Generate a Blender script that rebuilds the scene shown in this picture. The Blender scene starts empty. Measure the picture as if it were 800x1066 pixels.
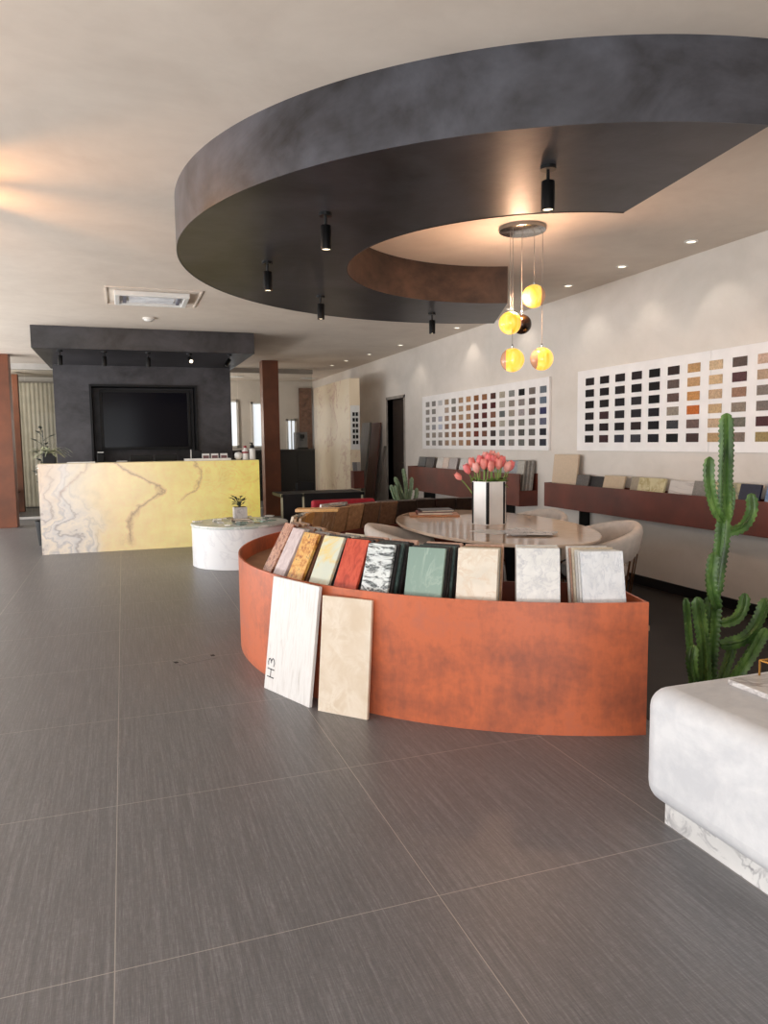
import bpy, math, random
from mathutils import Matrix, Vector
random.seed(7)
S = bpy.context.scene
COL = S.collection
PI = math.pi
D2R = PI / 180

# ------------------------------------------------------------------ helpers: mesh
class MB:
    def __init__(s): s.v = []; s.f = []
    def add(s, vs, fs, T=None):
        b = len(s.v)
        for p in vs:
            p = Vector(p)
            s.v.append(tuple(T @ p) if T is not None else tuple(p))
        s.f += [tuple(b + i for i in q) for q in fs]
        return s
    def box(s, x0, x1, y0, y1, z0, z1, T=None):
        return s.add([(x0,y0,z0),(x1,y0,z0),(x1,y1,z0),(x0,y1,z0),(x0,y0,z1),(x1,y0,z1),(x1,y1,z1),(x0,y1,z1)],
              [(0,3,2,1),(4,5,6,7),(0,1,5,4),(1,2,6,5),(2,3,7,6),(3,0,4,7)], T)
    def prism(s, pts, z0, z1, T=None):
        n = len(pts)
        vs = [(x,y,z0) for x,y in pts] + [(x,y,z1) for x,y in pts]
        fs = [tuple(range(n-1,-1,-1)), tuple(range(n,2*n))] + [(i,(i+1)%n,n+(i+1)%n,n+i) for i in range(n)]
        return s.add(vs, fs, T)
    def lathe(s, prof, n=24, T=None):
        vs = []; fs = []
        for r, z in prof:
            for k in range(n):
                a = 2*PI*k/n; vs.append((r*math.cos(a), r*math.sin(a), z))
        m = len(prof)
        for i in range(m-1):
            for k in range(n):
                k2 = (k+1) % n
                fs.append((i*n+k, i*n+k2, (i+1)*n+k2, (i+1)*n+k))
        if prof[0][0] > 1e-6: fs.append(tuple(range(n-1,-1,-1)))
        if prof[-1][0] > 1e-6: fs.append(tuple((m-1)*n+k for k in range(n)))
        return s.add(vs, fs, T)
    def cyl(s, p0, p1, r0, r1=None, n=12):
        p0 = Vector(p0); p1 = Vector(p1); d = p1-p0
        T = Matrix.Translation(p0) @ d.to_track_quat('Z','Y').to_matrix().to_4x4()
        return s.lathe([(r0,0),(r0 if r1 is None else r1, d.length)], n, T)
    def tube(s, pts, rad, n=8, caps=True):
        pts = [Vector(p) for p in pts]; m = len(pts)
        if not hasattr(rad,'__len__'): rad = [rad]*m
        vs = []; fs = []; up = None
        for i, p in enumerate(pts):
            t = (pts[min(i+1,m-1)] - pts[max(i-1,0)]).normalized()
            if up is None: up = t.orthogonal().normalized()
            else: up = (up - t*up.dot(t)).normalized()
            b = t.cross(up)
            for k in range(n):
                a = 2*PI*k/n; vs.append(p + (up*math.cos(a)+b*math.sin(a))*rad[i])
        for i in range(m-1):
            for k in range(n):
                k2 = (k+1)%n; fs.append((i*n+k, i*n+k2, (i+1)*n+k2, (i+1)*n+k))
        if caps: fs += [tuple(range(n-1,-1,-1)), tuple((m-1)*n+k for k in range(n))]
        return s.add(vs, fs)
    def sector(s, r0, r1, z0, z1, a0, a1, n=64, c=(0,0)):
        vs = []; fs = []
        for i in range(n+1):
            a = a0 + (a1-a0)*i/n; ca, sa = math.cos(a), math.sin(a)
            for r, z in ((r0,z0),(r1,z0),(r1,z1),(r0,z1)): vs.append((c[0]+r*ca, c[1]+r*sa, z))
        for i in range(n):
            for k in range(4):
                k2 = (k+1)%4; fs.append((i*4+k, i*4+k2, (i+1)*4+k2, (i+1)*4+k))
        fs += [(3,2,1,0), tuple(n*4+k for k in range(4))]
        return s.add(vs, fs)

def obj(name, mb, mat, parent=None, smooth=None, loc=None, bevel=0, seg=2):
    me = bpy.data.meshes.new(name)
    me.from_pydata(mb.v, [], mb.f); me.update()
    if mat is not None: me.materials.append(mat)
    if smooth is not None:
        me.polygons.foreach_set('use_smooth', [True]*len(me.polygons))
        me.set_sharp_from_angle(angle=smooth*D2R)
    o = bpy.data.objects.new(name, me); COL.objects.link(o)
    if parent is not None: o.parent = parent
    if loc is not None: o.location = loc
    if bevel:
        b = o.modifiers.new('bevel','BEVEL'); b.width = bevel; b.segments = seg; b.limit_method = 'ANGLE'; b.angle_limit = 40*D2R
    return o
def tag(o, label, cat, group=None):
    o['kind'] = 'thing'; o['label'] = label; o['category'] = cat
    if group: o['group'] = group
    return o
def thing(name, label, cat, loc=(0,0,0), rz=0, group=None):
    o = bpy.data.objects.new(name, None); COL.objects.link(o)
    o.empty_display_size = .1
    o.location = loc; o.rotation_euler = (0,0,rz)
    return tag(o, label, cat, group)
def struct(name, mb, mat, parent=None, **k):
    o = obj(name, mb, mat, parent, **k); o['kind'] = 'structure'; return o
def dup(root, loc, rz, label, group=None):
    r = root.copy(); COL.objects.link(r); r.location = loc; r.rotation_euler = (0,0,rz); r['label'] = label
    if group: r['group'] = group
    for ch in list(root.children):
        c = ch.copy(); COL.objects.link(c); c.parent = r
        for g in ch.children:
            d = g.copy(); COL.objects.link(d); d.parent = c
    return r

# ------------------------------------------------------------------ helpers: materials
def lin(c):
    o = []
    for x in c[:3]:
        x = x/255; o.append(x/12.92 if x <= .04045 else ((x+.055)/1.055)**2.4)
    return (o[0], o[1], o[2], 1)
class NT:
    def __init__(s, name):
        s.m = bpy.data.materials.new(name); s.m.use_nodes = True
        s.t = s.m.node_tree; s.n = s.t.nodes; s.b = s.n['Principled BSDF']; s.out = s.n['Material Output']
        s.tc = s.n.new('ShaderNodeTexCoord'); s.co = s.tc.outputs['Object']
    def link(s, a, b): s.t.links.new(a, b)
    def setin(s, sock, v):
        if isinstance(v, bpy.types.NodeSocket): s.link(v, sock)
        else: sock.default_value = v
    def mp(s, scale=(1,1,1), rot=(0,0,0), loc=(0,0,0), co=None):
        n = s.n.new('ShaderNodeMapping'); s.link(co or s.co, n.inputs[0])
        n.inputs['Scale'].default_value = scale; n.inputs['Rotation'].default_value = rot; n.inputs['Location'].default_value = loc
        return n.outputs[0]
    def noise(s, scale, co=None, detail=4, rough=.55, dist=0):
        n = s.n.new('ShaderNodeTexNoise'); s.link(co or s.co, n.inputs['Vector'])
        n.inputs['Scale'].default_value = scale; n.inputs['Detail'].default_value = detail
        n.inputs['Roughness'].default_value = rough; n.inputs['Distortion'].default_value = dist
        return n.outputs['Fac']
    def voro(s, scale, co=None):
        n = s.n.new('ShaderNodeTexVoronoi'); s.link(co or s.co, n.inputs['Vector']); n.inputs['Scale'].default_value = scale
        return n
    def math(s, op, a, b=0, clamp=False):
        n = s.n.new('ShaderNodeMath'); n.operation = op; n.use_clamp = clamp
        s.setin(n.inputs[0], a); s.setin(n.inputs[1], b); return n.outputs[0]
    def ramp(s, f, stops, interp='LINEAR'):
        n = s.n.new('ShaderNodeValToRGB'); s.link(f, n.inputs[0]); e = n.color_ramp; e.interpolation = interp
        while len(e.elements) < len(stops): e.elements.new(.5)
        for el, (p, c) in zip(e.elements, stops):
            el.position = p; el.color = c if len(c) == 4 else lin(c)
        return n.outputs[0]
    def mix(s, f, a, b, mode='MIX'):
        n = s.n.new('ShaderNodeMix'); n.data_type = 'RGBA'; n.blend_type = mode
        s.setin(n.inputs[0], f); s.setin(n.inputs[6], a); s.setin(n.inputs[7], b); return n.outputs[2]
    def sep(s, co=None):
        n = s.n.new('ShaderNodeSeparateXYZ'); s.link(co or s.co, n.inputs[0]); return n.outputs
    def bump(s, h, strength=.2, dist=.01):
        n = s.n.new('ShaderNodeBump'); s.link(h, n.inputs['Height'])
        n.inputs['Strength'].default_value = strength; n.inputs['Distance'].default_value = dist
        s.link(n.outputs[0], s.b.inputs['Normal'])
    def fin(s, col=None, rough=.5, metal=0, spec=.5):
        if col is not None: s.setin(s.b.inputs['Base Color'], col)
        s.setin(s.b.inputs['Roughness'], rough); s.setin(s.b.inputs['Metallic'], metal)
        s.setin(s.b.inputs['Specular IOR Level'], spec)
        return s.m
    def world(s):      # world-space position, so every slab of one stone gets its own piece of pattern
        g = s.n.new('ShaderNodeNewGeometry'); s.co = g.outputs['Position']
MATS = {}
def plain(name, c, rough=.5, metal=0, var=.12, scale=6, spec=.5):
    if name in MATS: return MATS[name]
    t = NT(name); f = t.noise(scale)
    lo = tuple(x*(1-var) for x in c); hi = tuple(min(255, x*(1+var)) for x in c)
    MATS[name] = t.fin(t.ramp(f, [(.3, lo), (.7, hi)]), rough, metal, spec); return MATS[name]
def marble(name, base, vein, scale=4, width=.06, rough=.25, stretch=(1,1,1), base2=None, dist=1.2, rot=(.4,.3,.7), spec=.5):
    if name in MATS: return MATS[name]
    t = NT(name); t.world(); co = t.mp(stretch, rot)
    f = t.noise(scale, co, 6, .6, dist); d = t.math('ABSOLUTE', t.math('SUBTRACT', f, .5))
    v = t.ramp(d, [(0, (1,1,1,1)), (width, (0,0,0,1))])
    g = t.noise(scale*.6, co, 4)
    b = t.ramp(g, [(.35, base), (.65, base2 or tuple(x*.93 for x in base))])
    k = t.math('MULTIPLY', v, t.ramp(t.noise(scale*.9, co), [(.35,(0,0,0,1)),(.6,(1,1,1,1))]))
    MATS[name] = t.fin(t.mix(k, b, lin(vein)), rough, 0, spec); return MATS[name]
def granite(name, cols, scale=60, rough=.3, detail=3):
    if name in MATS: return MATS[name]
    t = NT(name); t.world(); f = t.noise(scale, None, detail, .7)
    n = len(cols); st = [(.3 + .4*i/(n-1), c) for i, c in enumerate(cols)]
    MATS[name] = t.fin(t.ramp(f, st), rough); return MATS[name]
def banded(name, cols, scale=8, stretch=(6,6,.6), rough=.35, dist=1.0, rot=(0,0,0)):
    if name in MATS: return MATS[name]
    t = NT(name); t.world(); f = t.noise(scale, t.mp(stretch, rot), 5, .6, dist)
    n = len(cols); st = [(.28 + .44*i/(n-1), c) for i, c in enumerate(cols)]
    MATS[name] = t.fin(t.ramp(f, st), rough); return MATS[name]
def emit(name, c, strength):
    if name in MATS: return MATS[name]
    t = NT(name); t.fin(lin(c), .5)
    t.b.inputs['Emission Color'].default_value = lin(c); t.b.inputs['Emission Strength'].default_value = strength
    MATS[name] = t.m; return t.m
def glass(name, tint=(235,240,238), refl=.12):
    t = NT(name); n = t.n
    tr = n.new('ShaderNodeBsdfTransparent'); tr.inputs[0].default_value = lin(tint)
    gl = n.new('ShaderNodeBsdfGlossy'); gl.inputs['Roughness'].default_value = .02
    lw = n.new('ShaderNodeLayerWeight'); lw.inputs[0].default_value = .15
    mx = n.new('ShaderNodeMixShader'); t.link(lw.outputs['Fresnel'], mx.inputs[0]); t.link(tr.outputs[0], mx.inputs[1]); t.link(gl.outputs[0], mx.inputs[2])
    t.link(mx.outputs[0], t.out.inputs[0]); return t.m

# ---- floor: large dark porcelain slabs with fine streaks and pale joints
def m_floor():
    t = NT('floor_porcelain'); x, y, z = t.sep()
    st = t.noise(1, t.mp((85, 2.2, 1)), 5, .75)
    fine = t.noise(1, t.mp((330, 24, 1)), 3, .7)
    cross = t.noise(1, t.mp((30, 260, 1)), 2, .6)
    a = t.math('ADD', t.math('MULTIPLY', st, .5), t.math('ADD', t.math('MULTIPLY', fine, .33), t.math('MULTIPLY', cross, .17)))
    col = t.ramp(a, [(.34, (89,88,90)), (.5, (110,109,111)), (.66, (142,140,142))])
    def joint(c, per, off):
        m = t.math('MODULO', t.math('ADD', c, 100*per - off), per)
        d = t.math('MINIMUM', m, t.math('SUBTRACT', per, m))
        return t.math('LESS_THAN', d, .0015)
    j = t.math('MAXIMUM', joint(x, .943, -.08), joint(y, .963, 1.98))
    col = t.mix(j, col, lin((166,160,154)))
    t.bump(a, .25, .002)
    rg = t.math('ADD', t.math('MULTIPLY', a, .2), .30)
    return t.fin(col, rg, 0, .45)
def m_plaster(name, c, c2, rough=.75, scale=1.6, spec=.3, b=.08):
    t = NT(name); f = t.noise(scale, t.mp((1,1,1.6)), 6, .65, .6); g = t.noise(scale*6, None, 4)
    a = t.math('ADD', t.math('MULTIPLY', f, .75), t.math('MULTIPLY', g, .25))
    t.bump(a, b, .01)
    return t.fin(t.ramp(a, [(.36, c2), (.62, c)]), rough, 0, spec)
FLOOR = m_floor()
CEIL = m_plaster('ceiling_limewash', (226,214,201), (214,201,188), scale=1.1)
WALL = m_plaster('wall_limewash', (222,214,206), (211,203,194), scale=1.1)
DARKP = m_plaster('dark_waxed_plaster', (64,62,66), (32,30,31), rough=.36, scale=1.5, spec=.55, b=.3)
PIER = m_plaster('slate_plaster', (78,76,80), (50,48,51), rough=.5, scale=1.7, spec=.4, b=.2)
WHITEP = m_plaster('white_plaster', (226,226,228), (206,207,211), rough=.6, scale=4, spec=.4, b=.35)
def m_rust():
    t = NT('rust_paint'); f = t.noise(1.3, t.mp((1,1,1.7)), 5, .6, .4); g = t.noise(30, t.mp((1,1,1)), 4)
    h = t.noise(9, t.mp((1.4,1.4,.35)), 5, .7)
    a = t.math('ADD', t.math('MULTIPLY', f, .6), t.math('ADD', t.math('MULTIPLY', h, .25), t.math('MULTIPLY', g, .15)))
    col = t.ramp(a, [(.34, (134,78,62)), (.44, (170,93,66)), (.55, (204,108,70)), (.66, (188,106,80))])
    return t.fin(col, .42, 0, .45)
RUST = m_rust()
BROWN = plain('brown_steel', (98,47,35), .5, 0, .16, 3)
COLUMN = plain('column_brown', (114,63,37), .5, 0, .12, 3)
BLACK = plain('black_satin', (20,20,22), .5, 0, .1, 6, .25)
BLACKM = plain('black_metal', (18,18,19), .35, .4)
TRAYF = plain('trough_base', (150,112,84), .6)
GLASS = glass('partition_glass', (244,245,244))
WHITE = plain('white_satin', (232,230,226), .4, 0, .03)
STEEL = plain('brushed_steel', (190,188,184), .22, 1, .04)
GOLD = plain('brass', (196,150,80), .25, 1, .05)

# ------------------------------------------------------------------ camera
CAM = bpy.data.cameras.new('camera'); cam = bpy.data.objects.new('camera', CAM); COL.objects.link(cam); S.camera = cam
CAM.sensor_fit = 'VERTICAL'; CAM.sensor_height = 24; CAM.lens = 766.504*24/1066; CAM.clip_start = .05; CAM.clip_end = 200
yaw, pit, rol = .33894, .09527, .01189
cy, sy, cp, sp = math.cos(yaw), math.sin(yaw), math.cos(pit), math.sin(pit)
fw = Vector((sy*cp, cy*cp, -sp)); rr = Vector((cy, -sy, 0)); dd = fw.cross(rr)
cr, sr = math.cos(rol), math.sin(rol)
r2 = rr*cr + dd*sr; d2 = dd*cr - rr*sr
cam.matrix_world = Matrix.Translation((0,0,1.4)) @ Matrix((r2, -d2, -fw)).transposed().to_4x4()

# ------------------------------------------------------------------ room shell
H = 2.95; XR = 4.65; XL = -4.6; YF = -2.6; YB = 15.6; YE = 18.6
struct('floor', MB().box(XL-.2, XR+.2, YF-.2, YE+.2, -.12, 0), FLOOR)
struct('ceiling', MB().box(XL-.2, XR+.2, YF-.2, YE+.2, H, H+.15), CEIL)
w = MB(); w.box(XR, XR+.2, YF-.2, 12.07, 0, H); w.box(XR, XR+.2, 12.92, YE+.2, 0, H); w.box(XR, XR+.2, 12.07, 12.92, 2.16, H)
struct('wall_right', w, WALL)
struct('wall_back', MB().box(XL-.2, XR, YE, YE+.2, 0, H), WALL)
# left wall with a long run of windows, front wall with the shopfront
w = MB(); w.box(XL-.2, XL, YF-.2, -1.6, 0, H); w.box(XL-.2, XL, 15.4, YE, 0, H); w.box(XL-.2, XL, -1.6, 15.4, 0, .12); w.box(XL-.2, XL, -1.6, 15.4, 2.8, H)
struct('wall_left', w, WALL)
w = MB(); w.box(XL, -4.0, YF-.2, YF, 0, H); w.box(.6, XR, YF-.2, YF, 0, H); w.box(-4.0, .6, YF-.2, YF, 2.8, H); w.box(-4.0, .6, YF-.2, YF, 0, .08)
struct('wall_front', w, WALL)
def window(name, horiz, a0, a1, z0, z1, n, base):
    m = MB(); t = .05
    def bx(p0, p1, q0, q1):
        if horiz: m.box(p0, p1, base-.12, base-.06, q0, q1)
        else: m.box(base-.12, base-.06, p0, p1, q0, q1)
    bx(a0, a1, z0, z0+t); bx(a0, a1, z1-t, z1)
    for i in range(n+1):
        p = a0 + (a1-a0-t)*i/n; bx(p, p+t, z0, z1)
    fr = struct(name, m, BLACKM)
    g = MB()
    if horiz: g.box(a0, a1, base-.095, base-.085, z0, z1)
    else: g.box(base-.095, base-.085, a0, a1, z0, z1)
    o = struct('pane', g, GLASS, fr); return fr
window('window_1', True, -4.0, .6, .08, 2.8, 3, YF)
window('window_2', False, -1.6, 15.4, .12, 2.8, 11, XL)
# black baseboard; the thin dark sheet paints shade onto the floor beside the trough
struct('baseboard_right', MB().box(XR-.02, XR, YF, 12.0, 0, .09), BLACK)
struct('floor_shade_sheet', MB().box(2.42, XR-.02, 2.745, 6.3, 0, .004).box(4.0, XR-.02, 6.3, 12.0, 0, .004), plain('floor_shade_dark', (42,39,38), .5, 0, .1, 5, .3))
# door recess in the right wall
DOORM = plain('door_brown', (52,42,37), .5, 0, .08)
d = struct('door_1', MB().box(XR+.1, XR+.14, 12.07, 12.92, 0, 2.16), DOORM)
fr = MB(); fr.box(XR-.015, XR+.1, 12.92, 12.97, 0, 2.2); fr.box(XR-.015, XR+.1, 12.02, 12.07, 0, 2.2); fr.box(XR-.015, XR+.1, 12.02, 12.97, 2.16, 2.21)
struct('door_frame', fr, plain('door_frame_grey', (150,143,136), .5), d)
struct('door_handle', MB().cyl((XR+.05,12.16,1.02),(XR+.05,12.3,1.02),.011).cyl((XR+.05,12.17,1.02),(XR+.1,12.17,1.02),.011), STEEL, d)

# television pier
struct('wall_middle', MB().box(-.98,-.464,12.7,13.35,0,2.66).box(1.2,1.76,12.7,13.35,0,2.66).box(-.464,1.2,12.7,13.35,2.36,2.66).box(-.464,1.2,12.7,13.35,0,1.1).box(-.464,1.2,13.05,13.35,1.1,2.36), PIER)
# ------------------------------------------------------------------ glass partitions at the back
HEAD = plain('partition_header', (196,192,186), .5, 0, .04)
def partition(name, label, x0, x1, y, zt, posts, head):
    t = thing(name, label, 'glass partition', ((x0+x1)/2, y, 0)); hx = (x1-x0)/2
    obj('header', MB().box(-hx, hx, -.05, .05, zt, H), head, t)
    obj('floor_track', MB().box(-hx, hx, -.04, .04, 0, .04), HEAD, t)
    ps = [-hx] + [p-(x0+x1)/2 for p in posts] + [hx]
    for i in range(len(ps)-1):
        obj('glass_pane', MB().box(ps[i]+.004, ps[i+1]-.004, -.006, .006, .04, zt), GLASS, t)
    return t
partition('glass_partition', 'clear glass partition between the brown pillar and the pale marble wall, under a grey header', 1.8, 3.9, YB, 2.86, (2.3,), plain('header_grey', (150,143,134), .6, 0, .04))
partition('glass_partition', 'clear glass partition beside the left brown pillar, with white header and floor track', -4.4, -.9, YB, 2.84, (-2.9,-1.7), HEAD)
# side return of the left glass room, running away from the camera
t = thing('glass_partition', 'glass side screen running back into the left glass room, white track at its foot', 'glass partition', (-.96, YB+.05, 0))
obj('header', MB().box(-.04,.04,.05,2.9,2.84,H), HEAD, t); obj('floor_track', MB().box(-.03,.03,.05,2.9,0,.04), HEAD, t); obj('glass_pane', MB().box(-.005,.005,.05,2.9,.04,2.84), GLASS, t)
# columns
for nm, x0, y, lab in (('l',-2.07,14.0,'red-brown square pillar at the left edge, before the glass room'), ('c',2.54,14.0,'red-brown square pillar between the television wall and the pale marble wall')):
    o = obj('column', MB().box(-.152,.152,-.15,.15,0,H), COLUMN, None, loc=(x0+.152,y+.15,0), bevel=.004); tag(o, lab, 'column')
o = obj('column', MB().box(-.055,.055,-.1,.1,0,2.9), COLUMN, None, loc=(-2.08,17.4,0), bevel=.004); tag(o, 'slim red-brown post standing behind the left glass', 'column')
# rooms behind the glass
struct('wall_left_room', MB().box(-.9,-.8,15.8,YE,0,H), m_plaster('curtain_beige', (206,196,178), (188,178,160)))
CURT = plain('curtain_cloth', (205,196,178), .85, 0, .05)
m = MB(); n = 320
pts = [(-4.4 + 3.4*i/n, .012*math.sin(i*.75)) for i in range(n+1)]
for i in range(n):
    (a,b),(c,e) = pts[i], pts[i+1]
    m.add([(a,b,.03),(c,e,.03),(c,e,2.8),(a,b,2.8),(a,b+.012,.03),(c,e+.012,.03),(c,e+.012,2.8),(a,b+.012,2.8)], [(0,1,2,3),(7,6,5,4),(3,2,6,7),(0,4,5,1)])
tag(obj('curtain', m, CURT, None, smooth=60, loc=(0,18.35,0)), 'floor-length beige curtain at the back of the left glass room', 'curtain')
LITWIN = emit('daylit_window', (226,232,240), 1.7)
def backwin(name, x0, x1, z0, z1):
    f = MB(); t = .05
    f.box(x0,x1,YE-.05,YE,z0,z0+t).box(x0,x1,YE-.05,YE,z1-t,z1).box(x0,x0+t,YE-.05,YE,z0,z1).box(x1-t,x1,YE-.05,YE,z0,z1)
    f.box((x0+x1)/2-.015,(x0+x1)/2+.015,YE-.05,YE,z0,z1)
    fr = struct(name, f, WHITE); struct('pane', MB().box(x0+t,x1-t,YE-.02,YE-.01,z0+t,z1-t), LITWIN, fr)
backwin('window_3', 2.28, 2.74, 1.3, 2.46); backwin('window_4', 3.06, 3.62, 1.28, 2.42)
backwin('window_5', 3.94, 4.2, 1.1, 2.0)
PERF = plain('patterned_wood', (128,96,80), .6, 0, .2, 14)
o = obj('wood_panel', MB().box(-.16,.16,-.03,.03,1.05,2.78), PERF, None, loc=(4.44,YE-.05,0)); tag(o, 'narrow patterned wood panel on the far wall behind the marble wall', 'panel')
CABM = plain('black_cabinet', (26,24,24), .5)
t = thing('cabinet', 'long black cabinet along the far wall behind the brown pillar', 'cabinet', (3.5,18.1,0))
obj('body', MB().box(-1.1,1.1,-.3,.3,0,1.2), CABM, t); obj('top', MB().box(-1.13,1.13,-.33,.33,1.2,1.24), plain('cabinet_top',(58,52,50),.3), t)
for k in range(4): obj('door', MB().box(-1.08+.54*k,-.56+.54*k,-.315,-.3,.1,1.16), CABM, t)
t = thing('coffee_machine', 'grey coffee machine on the black cabinet behind the far glass', 'coffee machine', (4.2,18.1,1.24))
G8 = plain('machine_grey', (120,118,118), .35, .3)
obj('body', MB().box(-.15,.15,-.1,.15,0,.42), G8, t, bevel=.015); obj('spout', MB().box(-.05,.05,-.2,-.1,.26,.36).cyl((0,-.16,.2),(0,-.16,.27),.015), BLACKM, t); obj('drip_tray', MB().box(-.13,.13,-.24,-.1,0,.04), BLACKM, t)
for i,(x,y) in enumerate(((2.54,17.5),(4.3,17.6))):
    t = thing('ceiling_downlight', ['round lit ceiling light behind the glass, left of the brown pillar','round lit ceiling light behind the glass, right of the brown pillar'][i], 'ceiling light', (x,y,H))
    obj('frame', MB().lathe([(.19,0),(.2,-.012),(.16,-.016)], 32), WHITE, t, smooth=40); obj('diffuser', MB().lathe([(.159,-.004),(.159,-.012)], 32), emit('downlight_glow',(255,238,205),3.0), t)
# wooden chair and wall lamp in the left glass room
t = thing('dining_chair', 'small wooden chair seen behind the left glass', 'chair', (-2.35,17.0,0), .5)
WD = plain('chair_wood', (96,66,48), .5)
obj('seat', MB().box(-.22,.22,-.22,.22,.43,.47), WD, t, bevel=.01); obj('backrest', MB().box(-.2,.2,.19,.22,.68,.86).box(-.2,-.17,.19,.22,.47,.86).box(.17,.2,.19,.22,.47,.86), WD, t)
for sx in (-.19,.19):
    for s2 in (-.19,.19): obj('leg', MB().cyl((sx,s2,0),(sx*.95,s2*.95,.44),.016,.02,8), WD, t)
t = thing('wall_box', 'black box mounted high on the wall behind the left glass', 'wall box', (-2.45,18.1,1.98))
obj('body', MB().box(-.16,.16,-.04,.04,0,.2), BLACK, t, bevel=.01); obj('face', MB().box(-.03,.06,-.05,-.04,.05,.15), plain('box_face',(120,116,110),.4), t)

# ------------------------------------------------------------------ pale marble block with a sample strip
CREAM = marble('cream_marble', (246,230,204), (196,150,128), 1.1, .03, .3, (1,1,1), (236,216,186), 1.6)
o = obj('marble_block', MB().box(0,.2,0,2.62,0,2.55), CREAM, None, loc=(3.9,12.88,0), bevel=.006); tag(o, 'tall freestanding cream marble wall before the far glass', 'marble wall')
t = thing('sample_board', 'narrow white board with two columns of black stone squares, on the marble wall end', 'sample board', (4.0,12.87,1.36))
obj('board', MB().box(-.085,.085,-.012,.01,-.1,.7), WHITE, t)
for i in range(2):
    for j in range(6): obj('swatch', MB().box(-.05+.06*i,-.01+.06*i,-.022,-.012,.0+.102*j,.065+.102*j), BLACK, t)
t = thing('sample_shelf', 'narrow brown steel sample shelf on the end of the marble wall', 'shelf', (4.0,12.87,.58))
obj('front_panel', MB().box(-.095,.095,-.2,-.185,0,.3), BROWN, t); obj('side_panel', MB().box(-.095,-.085,-.185,.01,0,.3), BROWN, t); obj('side_panel', MB().box(.085,.095,-.185,.01,0,.3), BROWN, t); obj('base', MB().box(-.095,.095,-.2,.01,-.015,0), BROWN, t)
for i,(c,l) in enumerate((((120,120,124),'mid-grey small slab in the narrow shelf of the marble wall'),((176,172,168),'pale grey small slab in the narrow shelf of the marble wall'))):
    T = Matrix.Rotation(-.22,4,'X')
    o = obj('stone_sample', MB().box(-.04,.04,-.01,.01,0,.46,T), granite('small_slab_%d'%i,[tuple(x*.85 for x in c),c]), None, loc=(3.965+.075*i,12.73+.03*i,.583)); tag(o,l,'stone sample')
# long strips leaning in the corner by the door
for (y,wd,z1,c,l) in ((14.06,.5,1.76,(170,172,168),'tall grey stone strip leaning on the right wall beside the marble wall'),(13.45,.5,1.74,(112,78,70),'tall red-brown stone strip leaning on the wall left of the door'),(12.99,.06,1.3,(120,112,104),'slim grey stone strip leaning on the wall beside the door frame')):
    T = Matrix.Rotation(math.atan2(.2, z1),4,'Y')
    o = obj('stone_strip', MB().box(-.025,0,-wd/2,wd/2,0,math.hypot(z1,.2),T), banded('strip_%d'%int(y*10),[tuple(x*.85 for x in c),c],4,(3,3,.4)), None, loc=(XR-.225,y,.012+.005)); tag(o,l,'stone strip')

# ------------------------------------------------------------------ dark ceiling ring, canopy
RC = (2.83, 4.79)
A0, A1 = -98.3*D2R, -292*D2R
t = thing('ceiling_ring', 'large dark plaster C-shaped ceiling ring over the sample display', 'ceiling ring', (RC[0],RC[1],0))
obj('soffit', MB().sector(1.325,2.455,2.63,H,A0,A1,120), DARKP, t, smooth=35)
obj('outer_fascia', MB().sector(2.4552,2.462,2.628,H,A0,A1,120), m_plaster('window_lit_fascia', (82,83,91), (33,31,33), rough=.36, scale=1.3, spec=.6, b=.3), t, smooth=35)  # lighter blue-grey than the soffit; window reflection put into its colour
obj('inner_fascia', MB().sector(1.318,1.3248,2.628,H,A0,A1,120), m_plaster('brown_fascia', (84,66,56), (46,38,35), rough=.5, scale=2), t, smooth=35)
o = obj('ceiling_canopy', MB().box(-1.44,1.44,-1.4,1.4,2.66,H), DARKP, None, loc=(.38,12.0,0), bevel=.003); tag(o, 'dark rectangular plaster canopy over the yellow reception desk', 'ceiling canopy')
LAMPON = emit('lamp_glow', (255,232,196), 6.0)
def spot(label, group, loc, top, tilt=0, tz=0, lit=True):
    t = thing('ceiling_spotlight', label, 'spotlight', (loc[0],loc[1],top), tz, group)
    obj('base', MB().lathe([(.036,-.016),(.036,0)], 20), BLACKM, t, smooth=40)
    obj('stem', MB().cyl((0,0,-.065),(0,0,-.014),.008), BLACKM, t)
    T = Matrix.Translation((0,0,-.065)) @ Matrix.Rotation(tilt,4,'X')
    obj('body', MB().lathe([(.0,0),(.028,-.001),(.03,-.004),(.03,-.128),(.025,-.128),(.025,-.12),(0,-.12)], 24, T), BLACKM, t, smooth=40)
    obj('lens', MB().lathe([(.0,-.122),(.024,-.122),(.024,-.1215),(0,-.1215)], 20, T), LAMPON if lit else plain('lens_off',(60,58,56),.3), t)
    return t
ring_spots = [((1.085,3.97),'black cylinder spotlight on the dark ring, the second nearest the camera'),((1.868,3.01),'black cylinder spotlight on the dark ring, the nearest and largest'),
    ((.985,5.13),'black cylinder spotlight at the far left curve of the dark ring'),((1.63,6.17),'black cylinder spotlight on the back of the dark ring, left of the centre'),((2.88,6.70),'black cylinder spotlight at the back rim of the dark ring, beside the pendant')]
for p, l in ring_spots: spot(l, None, p, 2.63)
for i,(x,l) in enumerate(((-.735,'black spotlight under the reception canopy, leftmost'),(-.183,'black spotlight under the reception canopy, second from the left'),(.386,'black spotlight under the reception canopy, the middle one'),(.94,'bright lit black spotlight tilted forward under the reception canopy'),(1.495,'black spotlight tilted right under the reception canopy, rightmost'))):
    spot(l, None, (x,10.82), 2.66, [0,0,0,-1.15,-.7][i], [0,0,0,.1,-.9][i], i==3)

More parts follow.
